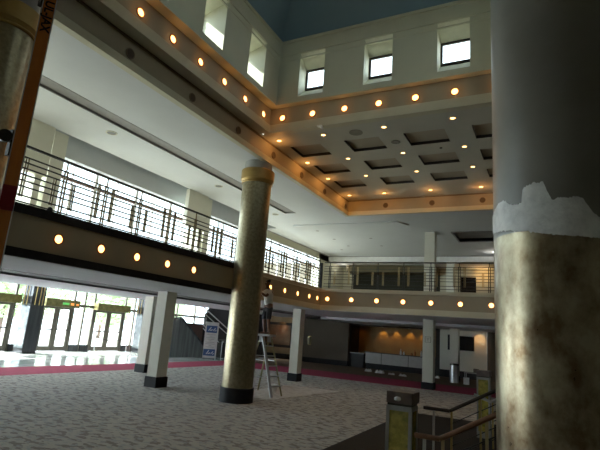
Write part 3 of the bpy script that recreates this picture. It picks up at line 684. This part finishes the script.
# ------------------------------------------------------------------ lower back: bar, walls
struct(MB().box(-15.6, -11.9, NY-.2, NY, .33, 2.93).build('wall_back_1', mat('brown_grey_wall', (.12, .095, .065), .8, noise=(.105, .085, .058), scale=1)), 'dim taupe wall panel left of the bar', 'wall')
struct(MB().box(-15.6, -11.9, NY-.25, NY, 0, .33).build('baseboard_back', M_black), 'black base of the taupe wall panel', 'baseboard')
struct(MB().box(-19.4, -15.6, NY+.3, NY+.5, 0, 3.1).build('wall_back_2', mat('warm_dim_wall', (.33, .23, .12), .75)), 'warm dim wall behind the stepladder', 'wall')
struct(MB().box(-19.4, -15.6, NY+.2, NY+.3, 0, .36).build('baseboard_back_2', M_black), 'black base below the framed panel', 'baseboard')
r = empty('framed_panel', (-17.5, NY+.2, .95)); tag(r, 'large dark framed panel on the warm wall behind the stepladder', 'panel')
f = MB()
for a, b, c, d in ((-18.9, -18.72, .8, 2.55), (-16.5, -16.32, .8, 2.55), (-18.72, -16.5, .8, .98), (-18.72, -16.5, 2.37, 2.55)): f.box(a, b, NY+.16, NY+.29, c, d)
f.build('frame', M_dark, r); MB().box(-18.72, -16.5, NY+.24, NY+.28, .98, 2.37).build('panel_face', mat('bronze_panel_face', (.20, .125, .06), .35, metal=.2, noise=(.14, .085, .04), scale=1.5), r)
def spot(name, loc, tgt, e, col, size, blend=.6, rad=.03):
    l = bpy.data.lights.new(name, 'SPOT'); l.energy = e; l.color = col; l.spot_size = math.radians(size); l.spot_blend = blend; l.shadow_soft_size = rad
    o = bpy.data.objects.new(name, l); COL.objects.link(o); o.location = loc
    o.rotation_euler = (Vector(tgt)-Vector(loc)).to_track_quat('-Z', 'Y').to_euler()
spot('panel_picture_light', (-17.0, NY-.25, 2.75), (-17.4, NY+.3, 1.6), 30, (1, .5, .15), 95)
# sconce
r = empty('wall_sconce', (-14.75, NY-.2, 1.2)); tag(r, 'pale unlit sconce on the dim taupe wall panel', 'sconce')
MB().box(-14.86, -14.64, NY-.22, NY-.2, 1.15, 1.75).build('back_plate', M_brass, r); MB().cyl((-14.75, NY-.30), .09, 1.2, 1.7, 20, .12).build('shade', mat('sconce_shade', (.45, .42, .28), .6), r)
# bar recess
m = MB(); m.box(-11.8, -6.1, NY+1.6, NY+1.8, 0.0, 3.1)
struct(m.build('wall_bar', M_amber), 'amber wall behind the bar counter', 'wall')
m = MB(); m.box(-11.8, -6.1, NY-.1, NY+1.9, 2.72, 2.95)
struct(m.build('ceiling_bar', M_dark), 'dark soffit above the bar', 'ceiling')
struct(MB().box(-6.2, -5.9, NY-.05, NY+1.9, 0, 2.95).build('wall_bar_side', M_dark), 'dark side wall of the bar', 'wall')
r = empty('bar_counter', (-8.7, NY+.3, 0)); tag(r, 'long bar counter with pale front panels and dark top before the amber wall', 'counter')
MB().box(-10.7, -6.35, NY+.05, NY+.75, 0, .34).build('kick_base', M_black, r)
xs = [-10.75, -9.65, -7.9, -6.35]
for a, b in zip(xs[:-1], xs[1:]): MB().box(a+.02, b-.02, NY-.02, NY+.02, .34, 1.0).build('front_panel', M_panel, r, bevel=.005)
MB().box(-10.75, -6.35, NY+.02, NY+.75, .34, 1.0).build('carcass', M_dark, r)
MB().box(-10.82, -6.30, NY-.08, NY+.8, 1.0, 1.05).build('counter_top', M_granite, r)
r = empty('low_cabinet', (-11.3, NY+.3, 0)); tag(r, 'low dark cabinet at the left end of the bar counter', 'cabinet')
MB().box(-11.75, -10.86, NY+.02, NY+.75, 0, .88).build('body', M_dark, r); MB().box(-11.8, -10.84, NY-.02, NY+.78, .88, .92).build('top', M_granite, r)
for i in range(4):
    x = -10.05+.92*i
    spot('bar_downlight_beam', (x, NY+1.33, 2.69), (x, NY+1.6, 1.4), 24, (1, .62, .16), 80, .6)
    downlight(x, NY+1.25, 2.72, 'amber downlight above the bar wall, %s from the left' % ORD[i], 'downlights over the bar', M_down, .05)
spot('bar_side_beam', (-11.45, NY+.7, 2.69), (-11.7, NY+1.6, 1.4), 5, (1, .45, .1), 90, .7)
for i, (x, h, mt) in enumerate(((-8.45, .34, M_white), (-8.25, .2, M_silver), (-7.75, .16, mat('amber_bottle', (.30, .10, .03), .2)), (-7.55, .34, mat('amber_bottle', (.30, .10, .03), .2)), (-7.15, .34, M_white), (-6.95, .26, M_silver))):
    b = MB().lathe((x, NY+.2, 1.05), [(.05, 0), (.06, .02), (.06, h*.55), (.026, h*.75), (.024, h)], 14).build('bottle', mt, loc=(x, NY+.2, 1.05), smooth=True)
    tag(b, '%s on the bar counter, %s from the left' % (('white bottle', 'small silver jar', 'short amber bottle', 'tall amber bottle', 'white flask', 'silver flask')[i], ORD[i]), 'bottle', 'bottles on the bar counter')
# right part: cream wall with screens
struct(MB().box(-5.95, -3.25, NY-.1, NY+.05, .42, 2.80).build('wall_back_3', M_pillar), 'pale wall with black screen behind the bin', 'wall')
struct(MB().box(-5.95, -3.25, NY-.12, NY+.05, 0, .42).build('baseboard_back_3', M_black), 'black base of the pale wall', 'baseboard')
struct(MB().box(-3.2, EX, NY-.1, NY+.1, 0, 2.8).build('wall_back_4', M_dkwall), 'dim brown wall at the far right', 'wall')
r = empty('wall_screen', (-4.35, NY-.13, 1.6)); tag(r, 'black screen mounted on the pale back wall', 'screen')
MB().box(-4.80, -3.95, NY-.17, NY-.1, 1.62, 2.46).build('housing', M_black, r); MB().box(-4.77, -3.98, NY-.18, NY-.17, 1.65, 2.43).build('display', M_screen, r)
tag(MB().box(-5.46, -5.24, NY-.25, NY-.1, 1.60, 2.50).build('wall_speaker', M_black, loc=(-5.4, NY-.2, 1.6)), 'narrow black speaker on the back wall left of the narrow pillar', 'speaker')
spot('back_wall_washer', (-3.65, NY-.45, 2.75), (-3.65, NY-.1, 2.2), 24, (1, .55, .22), 90, .9)
# steel bin, stand, clutter
r = empty('steel_bin', (-4.46, 27.1, 0)); tag(r, 'tall cylindrical brushed steel bin before the narrow pillar', 'bin')
MB().cyl((-4.46, 27.1), .22, 0.0, .90, 40).build('body', M_silver, r, smooth=True); MB().lathe((-4.46, 27.1, 0), [(.228, .88), (.228, .94), (.15, .96), (.15, .95)], 40).build('rim', M_dkmet, r, smooth=True)
r = empty('folding_table', (-3.55, 27.2, 0)); tag(r, 'small grey folding table with boxes beside the steel bin', 'table')
MB().box(-3.95, -3.15, 26.9, 27.5, .55, .60).build('table_top', M_panel, r)
for dx in (-.36, .36):
    for dy in (-.25, .25): MB().bar((-3.55+dx, 27.2+dy, 0), (-3.55+dx, 27.2+dy, .55), .03).build('leg', M_silver, r)
tag(MB().box(-3.95, -3.68, 26.7, 26.88, 0, .34).build('white_box', M_white, loc=(-3.8, 26.8, 0)), 'white box on the carpet before the folding table', 'box')
tag(MB().box(-3.50, -3.25, 27.0, 27.25, .60, .80).build('dark_box', M_dkwall, loc=(-3.4, 27.1, .6)), 'dark box lying on the folding table', 'box')
def crumple(x, y, w, d, h, seed):
    rr = random.Random(seed); n = 9; vs = []; m = MB()
    for i in range(n):
        for j in range(n):
            e = min(i, j, n-1-i, n-1-j)
            ang = rr.uniform(-.03, .03)
            vs.append((x+(i/(n-1)-.5)*w+rr.uniform(-.3, .3)*w/n, y+(j/(n-1)-.5)*d+rr.uniform(-.3, .3)*d/n, .006+(rr.random()*h if e > 0 else 0)))
    m.add(vs, [(i*n+j, (i+1)*n+j, (i+1)*n+j+1, i*n+j+1) for i in range(n-1) for j in range(n-1)])
    return m
for i, (x, y, w, d, h) in enumerate(((-9.55, 28.2, .55, .5, .13), (-8.75, 27.9, .75, .6, .16), (-8.0, 27.7, .5, .4, .09), (-7.3, 27.5, .6, .4, .10), (-5.9, 28.9, .9, .4, .12))):
    tag(crumple(x, y, w*.7, d*.6, h*1.2, i).build('crumpled_cloth', M_cloth, loc=(x, y, 0)), 'small crumpled white cloth on the brown carpet, %s' % ('first from the left before the bar', 'second and largest, before the bar', 'third from the left before the bar', 'fourth from the left before the bar', 'right of the plaque pillar')[i], 'cloth', 'crumpled cloths before the bar')

# drop cloth under ladder
rr = random.Random(5); m = MB(); n1, n2 = 26, 20; vs = []
corners = [(-8.75, 12.55), (-7.25, 12.75), (-6.75, 16.9), (-8.75, 16.6)]
for i in range(n1):
    for j in range(n2):
        u, v = i/(n1-1), j/(n2-1)
        a = [corners[0][k]*(1-v)+corners[1][k]*v for k in (0, 1)]; b = [corners[3][k]*(1-v)+corners[2][k]*v for k in (0, 1)]
        px, py = a[0]*(1-u)+b[0]*u, a[1]*(1-u)+b[1]*u
        vs.append((px+rr.uniform(-.05, .05), py+rr.uniform(-.05, .05), .008+.022*max(0, math.sin(px*9+py*3))*rr.random()))
m.add(vs, [(i*n2+j, (i+1)*n2+j, (i+1)*n2+j+1, i*n2+j+1) for i in range(n1-1) for j in range(n2-1)])
tag(m.build('drop_cloth', M_cloth, loc=(-7.9, 14.5, 0)), 'paint spattered white drop cloth spread on the carpet under the stepladder', 'cloth')

# ------------------------------------------------------------------ stepladder
r = empty('stepladder', (-8.0, 13.5, 0)); tag(r, 'aluminium and olive stepladder the painter stands on beside the gold column', 'ladder')
TL, TR = Vector((-8.00, 13.28, 1.78)), Vector((-7.80, 13.45, 1.78))
BL, BR = Vector((-7.37, 13.03, .03)), Vector((-7.34, 13.60, .03))
RL, RR = Vector((-8.85, 13.55, .03)), Vector((-8.60, 14.25, .03))
MB().bar(TL, BL, .09, .035).build('front_rail', M_alu, r); MB().bar(TR, BR, .07, .035).build('front_rail', M_olive, r)
MB().bar(TL+Vector((-.08, .04, 0)), RL, .05, .03).build('rear_rail', M_olive, r); MB().bar(TR+Vector((-.08, .04, 0)), RR, .05, .03).build('rear_rail', M_olive, r)
for k in range(1, 6):
    t = k/6; MB().bar(TL.lerp(BL, t), TR.lerp(BR, t), .09, .03).build('step', M_alu, r)
for t in (.35, .75): MB().bar(TL.lerp(RL, t), TR.lerp(RR, t), .03, .02).build('rear_brace', M_alu, r)
MB().bar(TL.lerp(BL, .42), TL.lerp(RL, .42), .03, .02).build('spreader', M_alu, r); MB().bar(TR.lerp(BR, .42), TR.lerp(RR, .42), .03, .02).build('spreader', M_alu, r)
m = MB(); m.box(-8.22, -7.68, 13.16, 13.54, 1.78, 1.84); m.build('top_cap', M_alu, r, bevel=.01)
for p, q in ((TL, 'a'), (TR, 'b')): MB().box(p.x-.1, p.x+.02, p.y-.05, p.y+.05, 1.60, 1.79).build('side_bracket', M_alu, r)
t = MB().lathe((-7.62, 13.60, 0), [(.10, .0), (.12, .01), (.13, .22), (.12, .23)], 20).build('paint_bucket', M_white, loc=(-7.62, 13.95, .035), smooth=True)
t.location = (-8.05, 13.95+.35, .035)
t.data.transform(Matrix.Translation((-0.0, .35, .035)))
tag(t, 'small white paint bucket on the drop cloth behind the stepladder', 'bucket')

# ------------------------------------------------------------------ painter
def skinned(name, chains, m, parent, sub=2):
    """chains: list of [(x,y,z,r),...]; first point of the first chain is the root; branches reuse equal points"""
    vs, rs, es, idx = [], [], [], {}
    for ch in chains:
        prev = None
        for (x, y, z, q) in ch:
            k = (round(x, 4), round(y, 4), round(z, 4))
            if k not in idx: idx[k] = len(vs); vs.append((x, y, z)); rs.append(q)
            i = idx[k]
            if prev is not None and prev != i: es.append((prev, i))
            prev = i
    wl = Vector(WLOC[parent.name])
    me = bpy.data.meshes.new(name); me.from_pydata([tuple(Vector(v)-Vector((0, 0, 0))) for v in vs], es, []); me.materials.append(m)
    o = bpy.data.objects.new(name, me); COL.objects.link(o); o.parent = parent
    md = o.modifiers.new('skin', 'SKIN'); md.use_smooth_shade = True
    for i, sv in enumerate(me.skin_vertices[0].data): sv.radius = (rs[i], rs[i]); sv.use_root = (i == 0)
    s = o.modifiers.new('sub', 'SUBSURF'); s.levels = sub; s.render_levels = sub
    return o
# figure is built facing local +x, feet at z=0, then turned to face the column
per = empty('person', (-7.93, 13.34, 1.845)); tag(per, 'person in pale shirt and dark shorts on the stepladder, reaching toward the gold column', 'person')
per.rotation_euler = (0, 0, math.radians(-118))
hip = (0, 0, .86, .125)
def leg(s, dx):
    return [hip, (.0, s*.085, .80, .095), (.02+dx, s*.095, .46, .062), (.0+dx, s*.095, .30, .056), (-.02+dx, s*.095, .09, .038), (-.02+dx, s*.095, .045, .042), (.06+dx, s*.10, .03, .036), (.13+dx, s*.105, .028, .028)]
torso = [hip, (.0, 0, .98, .125), (.02, 0, 1.14, .135), (.05, 0, 1.30, .14), (.07, 0, 1.40, .075), (.085, 0, 1.46, .052), (.10, 0, 1.52, .062), (.105, 0, 1.58, .088), (.10, 0, 1.655, .082)]
def arm(s, hz, hx):
    sh = (.05, 0, 1.30, .14)
    elbow = (.26, s*.22, 1.16, .042) if s > 0 else (.24, s*.23, 1.12, .042)
    wr = (hx, s*.12, hz, .027)
    return [sh, (.06, s*.155, 1.345, .062), (.15, s*.20, 1.25, .048), elbow, (.35+.02, s*.18, (elbow[2]+hz)/2, .036), wr, (hx+.05, s*.11, hz+.02, .03), (hx+.085, s*.105, hz+.03, .026)]
body = skinned('body', [torso, leg(1, 0), leg(-1, .04), arm(1, 1.30, .47), arm(-1, 1.10, .46)], M_skin, per)
for s, hz in ((1, 1.30), (-1, 1.10)):
    for k in range(4):
        y0 = s*.105+(k-1.5)*.018; L = (.055, .065, .062, .05)[k]
        skinned('finger', [[(.545, y0, hz+.03, .009), (.545+L*.6, y0, hz+.035, .0085), (.55+L, y0, hz+.015, .007)]], M_skin, per, 1)
    skinned('thumb', [[(.51, s*.105-s*.025, hz+.03, .011), (.54, s*.06, hz+.055, .009), (.57, s*.055, hz+.05, .008)]], M_skin, per, 1)
# face
def local(mb, nm, m, smooth=True):
    me = bpy.data.meshes.new(nm); me.from_pydata([tuple(v) for v in mb.v], [], mb.f); me.materials.append(m)
    for p in me.polygons: p.use_smooth = smooth
    o = bpy.data.objects.new(nm, me); COL.objects.link(o); o.parent = per; return o
local(MB().add([(.185, -.014, 1.565), (.185, .014, 1.565), (.212, 0, 1.568), (.185, 0, 1.612)], [(0, 1, 2), (1, 3, 2), (3, 0, 2), (0, 3, 1)]), 'nose', M_skin)
for s in (1, -1):
    local(MB().lathe((.178, s*.032, 1.603), [(.004, -.009), (.011, -.004), (.011, .004), (.004, .009)], 10), 'eye', M_white)
    local(MB().lathe((.10, s*.088, 1.585), [(.006, -.03), (.016, -.01), (.018, .012), (.008, .03)], 10), 'ear', M_skin)
local(MB().box(.178, .19, -.024, .024, 1.536, 1.544), 'mouth', mat('lips', (.13, .045, .035), .6))
skinned('hair', [[(.075, 0, 1.60, .085), (.075, 0, 1.675, .088), (.095, 0, 1.70, .070)]], M_hair, per)
shirt = [(.0, 0, .86, .142), (.0, 0, .98, .143), (.02, 0, 1.14, .152), (.05, 0, 1.30, .157), (.068, 0, 1.395, .085)]
skinned('shirt', [shirt] + [[(.05, 0, 1.30, .157), (.06, s*.155, 1.345, .078), (.15, s*.20, 1.25, .068), (.19, s*.212, 1.21, .066)] for s in (1, -1)], M_shirt, per)
skinned('shorts', [[(.0, 0, .90, .140), (.0, 0, .84, .138)]] + [[(.0, 0, .84, .138), (.005, s*.085, .76, .110), (.02+dx, s*.095, .52, .092), (.02+dx, s*.095, .44, .090)] for s, dx in ((1, 0), (-1, .04))], M_shorts, per)
tl = skinned('paint_brush', [[(.60, .09, 1.33, .010), (.66, .09, 1.37, .012), (.71, .09, 1.40, .022)]], M_brown, per, 1)

# ------------------------------------------------------------------ orange ladder rail close by
lx, ly = -2.60, 1.505
r = empty('fibreglass_ladder', (lx, ly, 0)); tag(r, 'tall orange fibreglass ladder seen edge on at the left edge with black lettering', 'ladder')
vd = Vector((-.866, .50, 0)).normalized(); sd = Vector((.50, .866, 0)).normalized()
ang = math.atan2(vd.y, vd.x)
def rail(c, nm):
    c = Vector(c); m = MB()
    w, t = .034, .014
    for s in (-1, 1):
        p = c+sd*(s*w); m.bar(p, p+Vector((0, 0, 5.0)), .006, .032, up=vd)
    e = m.build(nm+'_edge', M_silver, r)
    m2 = MB().bar(c, c+Vector((0, 0, 5.0)), .062, .028, up=vd); b = m2.build(nm, M_orange, r); return b
ra = rail((lx, ly, 0), 'side_rail'); rb = rail(Vector((lx, ly, 0))+vd*.42, 'side_rail')
MB().bar(Vector((lx, ly, 2.52)), Vector((lx, ly, 2.66)), .068, .036, up=vd).build('red_band', M_redband, r)
for k in range(15):
    z = .3+k*.305; a = Vector((lx, ly, z))+vd*.015; b = a+vd*.39
    MB().bar(a, b, .014, n=10).build('rung', M_alu, r)
for z, s in ((2.93, 1), (3.88, 1)):
    p = Vector((lx, ly, z))-sd*.075+vd*.02
    m = MB().disc(p-vd*.02, -vd, .035, .025, 20); m.bar(p, p+sd*.05, .02, n=8); m.bar(p+sd*.03+Vector((0, 0, -.1)), p+sd*.03+Vector((0, 0, .05)), .016, .03); m.build('rung_lock', M_dkmet, r)
tc = bpy.data.curves.new('ladder_lettering', 'FONT'); tc.body = 'UL-JAX'; tc.size = .066; tc.extrude = .0006; tc.offset = .002; tc.align_x = 'RIGHT'; tc.align_y = 'CENTER'
to = bpy.data.objects.new('lettering', tc); COL.objects.link(to)
dg = bpy.context.evaluated_depsgraph_get()
me = bpy.data.meshes.new_from_object(to.evaluated_get(dg)); COL.objects.unlink(to); bpy.data.objects.remove(to)
lo = bpy.data.objects.new('lettering', me); COL.objects.link(lo); me.materials.clear(); me.materials.append(M_black); lo.parent = r
# text runs downwards on the face that looks to the camera
nrm = -vd; xax = Vector((0, 0, -1)); yax = nrm.cross(xax)
mx = Matrix((xax, yax, nrm)).transposed().to_4x4(); mx.translation = Vector((0, 0, 3.605)) + nrm*.0155
lo.matrix_local = mx

# ------------------------------------------------------------------ sign board, stand, stanchions, entrance stair
r = empty('sign_stand', (-17.6, 23.4, 0)); tag(r, 'tall white banner sign with blue bands standing on the crimson carpet edge', 'sign')
SX = -17.45
y0, y1 = 22.82, 23.92
MB().box(SX-.02, SX, y0, y1, .12, 2.16).build('board', M_signw, r)
MB().box(SX, SX+.006, y0+.10, y1-.12, 1.55, 1.95).build('blue_band', M_signb, r); MB().box(SX, SX+.006, y0+.03, y1-.12, .25, .62).build('blue_band', M_signb, r)
for zc in (1.75, .435):
    m = MB()
    m.bar((SX+.01, y0+.28, zc-.1), (SX+.01, y0+.48, zc+.12), .012, .05); m.bar((SX+.01, y0+.42, zc-.08), (SX+.01, y0+.60, zc-.02), .012, .05)
    m.bar((SX+.01, y0+.66, zc-.08), (SX+.01, y0+.84, zc+.07), .012, .05); m.bar((SX+.01, y0+.78, zc-.1), (SX+.01, y0+.92, zc-.04), .012, .04)
    m.build('emblem', M_white, r)
for k in range(9):
    z = 1.44-k*.088; w = (.40, .12, .42, .34, .1, .36, .44, .12, .38)[k]
    MB().box(SX, SX+.004, 23.35-w*.9, 23.35+w*.9, z-.012, z+.012).build('text_line', M_signg, r)
r.rotation_euler = (0, 0, math.radians(-50)); r.scale = (1, .70, 1)
for yy in (y0+.15, y1-.15): MB().bar((SX-.3, yy, .012), (SX+.22, yy, .012), .03, .024).build('foot', M_dkmet, r); MB().bar((SX-.012, yy, .02), (SX-.012, yy, .14), .03).build('stem', M_dkmet, r)
r = empty('wheeled_stand', (-17.6, 24.6, 0)); tag(r, 'small dark stand with silver frame just right of the banner sign', 'stand')
for yy in (24.25, 24.95):
    for xx in (-17.8, -17.4): MB().bar((xx, yy, 0), (xx, yy, 1.15), .03).build('leg', M_silver, r)
MB().box(-17.83, -17.37, 24.22, 24.98, 1.12, 1.16).build('top_tray', M_dkmet, r); MB().box(-17.79, -17.41, 24.27, 24.93, .12, 1.0).build('dark_case', M_dark, r)
for i, (x, y) in enumerate(((-22.4, 19.3), (-22.3, 21.5))):
    r = empty('stanchion', (x, y, 0)); tag(r, 'silver queue post on the stone floor, %s' % ('nearer the dark pillar', 'nearer the pale pillars')[i], 'queue post', 'queue posts by the doors')
    MB().lathe((x, y, 0), [(.22, 0), (.22, .02), (.12, .05), (.03, .08)], 28).build('base', M_silver, r, smooth=True)
    MB().cyl((x, y), .032, .08, .95, 16).build('pole', M_silver, r, smooth=True)
    MB().lathe((x, y, 0), [(.03, .95), (.05, .97), (.05, 1.0), (.02, 1.03)], 16).build('cap', M_silver, r, smooth=True)
pts = [(-22.4+.1*t, 19.33+2.14*t, .9-.22*4*t*(1-t)) for t in [k/12 for k in range(13)]]
tag(MB().path(pts, .02, 6).build('queue_belt', M_dkmet, loc=(-22.35, 20.4, .8)), 'dark belt hanging between the two queue posts', 'belt')

r = empty('entrance_stair', (-19.4, 22, 0)); tag(r, 'stair with dark polished side wall and pale handrails beyond the banner sign', 'staircase')
MB().prism([(21.6, 0), (21.6, 2.25), (22.6, 2.25), (25.9, .0)], 0, -19.45, -19.3).build('side_wall', mat('granite_painted_reflections', (.22, .24, .235), .12, noise=(.10, .115, .11), scale=1.3, stretch=(1, 3, .15)), r)  # dark granite lightened, its reflections painted in as upright streaks
MB().bar((-19.37, 21.6, 2.29), (-19.37, 22.6, 2.29), .2, .06).bar((-19.37, 22.6, 2.29), (-19.37, 25.95, .03), .2, .06).build('coping', M_granitl, r)
m = MB()
for k in range(11): m.box(-21.2, -19.5, 22.65+.29*k, 22.65+.29*(k+1), 0, max(.05, 2.0-.18*k))
m.box(-21.2, -19.5, 21.6, 22.65, 1.85, 2.0)
m.build('steps', M_brown, r)
MB().prism([(21.6, 0), (21.6, 2.0), (27.6, 2.0), (27.6, 0)], 0, -21.35, -21.2).build('far_side_wall', M_brown, r)
m = MB()
for q, x in ((0, -21.28), (.3, -21.28)): m.path([(x, 21.7, 3.3-q), (x, 25.6, 1.0-q)], .028, 8)
m.build('handrail', M_white, r)
m = MB().path([(-19.37, 24.8, 1.95), (-19.37, 27.4, .45)], .026, 8).path([(-19.37, 24.8, 1.75), (-19.37, 27.4, .25)], .026, 8); m.build('handrail', M_white, r)
# second dark flight behind
r = empty('rear_stair', (-20, 28, 0)); tag(r, 'black sided stair flight with white handrails behind the banner sign', 'staircase')
MB().prism([(26.1, 0), (26.1, 2.6), (26.8, 3.5), (30.8, 3.5), (30.8, 0)], 0, -20.4, -20.2).build('side_wall', M_dark, r)
m = MB().path([(-20.1, 25.3, 3.2), (-20.1, 29.4, 1.4)], .04, 8).path([(-20.1, 25.1, 2.95), (-20.1, 29.4, 1.05)], .03, 8); m.build('handrail', M_white, r)

# ------------------------------------------------------------------ lobby stair at the right: lantern newels, rails, steps
def newel(x, y, label):
    r = empty('lantern_newel', (x, y, 0)); tag(r, label, 'lantern post', 'lantern posts at the foot of the lobby stairs')
    w, h = .14, 1.30
    f = MB()
    for sx in (-1, 1):
        for sy in (-1, 1): f.box(x+sx*w, x+sx*(w-.035), y+sy*w, y+sy*(w-.035), .012, h)
    f.box(x-w, x+w, y-w, y+w, .012, .10)
    for z0, z1 in ((h-.05, h), (.10, .15)):
        f.box(x-w+.035, x+w-.035, y-w, y-w+.02, z0, z1); f.box(x-w+.035, x+w-.035, y+w-.02, y+w, z0, z1); f.box(x-w, x-w+.02, y-w+.035, y+w-.035, z0, z1); f.box(x+w-.02, x+w, y-w+.035, y+w-.035, z0, z1)
    f.build('frame', mat('pewter_frame', (.34, .34, .32), .4, metal=.4), r)
    for a in ('-y', '+y', '-x', '+x'):
        g = MB(); e = w-.012
        if a[1] == 'y':
            yy = y-e if a[0] == '-' else y+e-.006; g.box(x-w+.035, x+w-.035, yy, yy+.006, .15, h-.05)
        else:
            xx = x-e if a[0] == '-' else x+e-.006; g.box(xx, xx+.006, y-w+.035, y+w-.035, .15, h-.05)
        g.build('glass_panel', M_lantern, r)
    MB().box(x-w+.01, x+w-.01, y-w+.01, y+w-.01, h, h+.025).build('neck', M_dkmet, r)
    MB().box(x-w+.002, x+w+.012, y-w-.012, y+w+.012, h+.025, h+.145).build('cap', M_stonetop, r, bevel=.006)
    return r
n1 = newel(-1.455, 5.50, 'near amber glass lantern post in pewter frame with stone cap')
MB().lathe((-1.465, 5.338, 1.375), [(.02, -.022), (.035, -.01), (.035, .01), (.02, .022)], 14).build('clasp', M_silver, n1, smooth=True)
newel(-1.345, 12.1, 'far amber glass lantern post partly behind the stair rails')
SL = .57
def stair_rail(y, x0, z0, xe, label, mt, postm, lead=.3, z_lead=.03, fl=True):
    """handrail: short level lead, then climbing towards +x"""
    r = empty('stair_rail', (x0, y, 0)); tag(r, label, 'handrail', 'handrails of the lobby stairs')
    pts = [(x0-lead, y, z0+z_lead), (x0, y, z0), (xe, y, z0+SL*(xe-x0))]
    MB().path(pts, .027, 12).build('handrail', mt, r, smooth=True)
    for k, xx in enumerate([x0-lead*.6, x0+.03] + [x0+.45*q for q in range(1, 6)]):
        if xx > xe: break
        zt = z0+(z_lead*.6 if xx < x0 else SL*(xx-x0)) - .02
        zb = max(.013, SL*(xx-(-1.0)) if xx > -1.0 else .013)
        MB().bar((xx, y, zb), (xx, y, zt), .03).build('post', M_silver if (k == 0 and fl) else postm, r)
    for q in (.18, .34, .50, .66):
        MB().path([(x0+.03, y, z0-q), (xe, y, z0-q+SL*(xe-x0-.03))], .008, 6).build('infill_bar', M_rail, r)
    return r
stair_rail(5.35, -1.02, 1.04, 1.6, 'brown wooden stair handrail starting at the near lantern post', M_wood, M_brassd, lead=.26, z_lead=0)
stair_rail(8.1, -1.40, .975, 1.8, 'dark handrail with silver end post climbing behind the brown one', M_dkmet, M_brass, lead=.40, z_lead=.0)
stair_rail(10.1, -1.0, .98, 2.0, 'far stair handrail with bent silver end by the far lantern post', M_silver, M_brass, lead=.30, z_lead=.10)
m = MB()
for k in range(12): m.box(-1.0+.3*k, EX-.1, 5.6, 11.9, 0.013+.17*k, .17*(k+1))
r = m.build('lobby_stairs', M_landing, loc=(-1.0, 5.6, .012)); tag(r, 'dark stone stairs climbing right behind the near column', 'staircase')

# ------------------------------------------------------------------ outside: trees
def tree(x, y, h, s, label):
    r = empty('tree', (x, y, -.05)); tag(r, label, 'tree', 'trees outside the entrance')
    MB().cyl((x, y), .16, -.05, h*.5, 10, .09).build('trunk', M_bark, r, smooth=True)
    rr = random.Random(s); m = MB()
    for k in range(1500):
        while True:
            p = Vector((rr.uniform(-1, 1), rr.uniform(-1, 1), rr.uniform(-1, 1)))
            if .3 < p.length < 1: break
        p = Vector((x+p.x*h*.33, y+p.y*h*.33, h*.62+p.z*h*.42)); q = .16
        a = Vector((rr.gauss(0, 1), rr.gauss(0, 1), rr.gauss(0, 1))).normalized(); b = a.orthogonal().normalized()*q; a = a*q
        m.quad(p-a, p+b, p+a, p-b)
    m.build('crown', M_green, r)
for i, (x, y, h) in enumerate(((-34, 21, 6.0), (-37, 26, 7.0), (-33, 29.5, 5.5), (-38, 33, 7.5), (-35, 38, 6.5), (-36, 17, 6))):
    tree(x, y, h, i, 'leafy tree outside the entrance glass, %s from the left' % ORD[(1, 2, 3, 4, 5, 0)[i]])
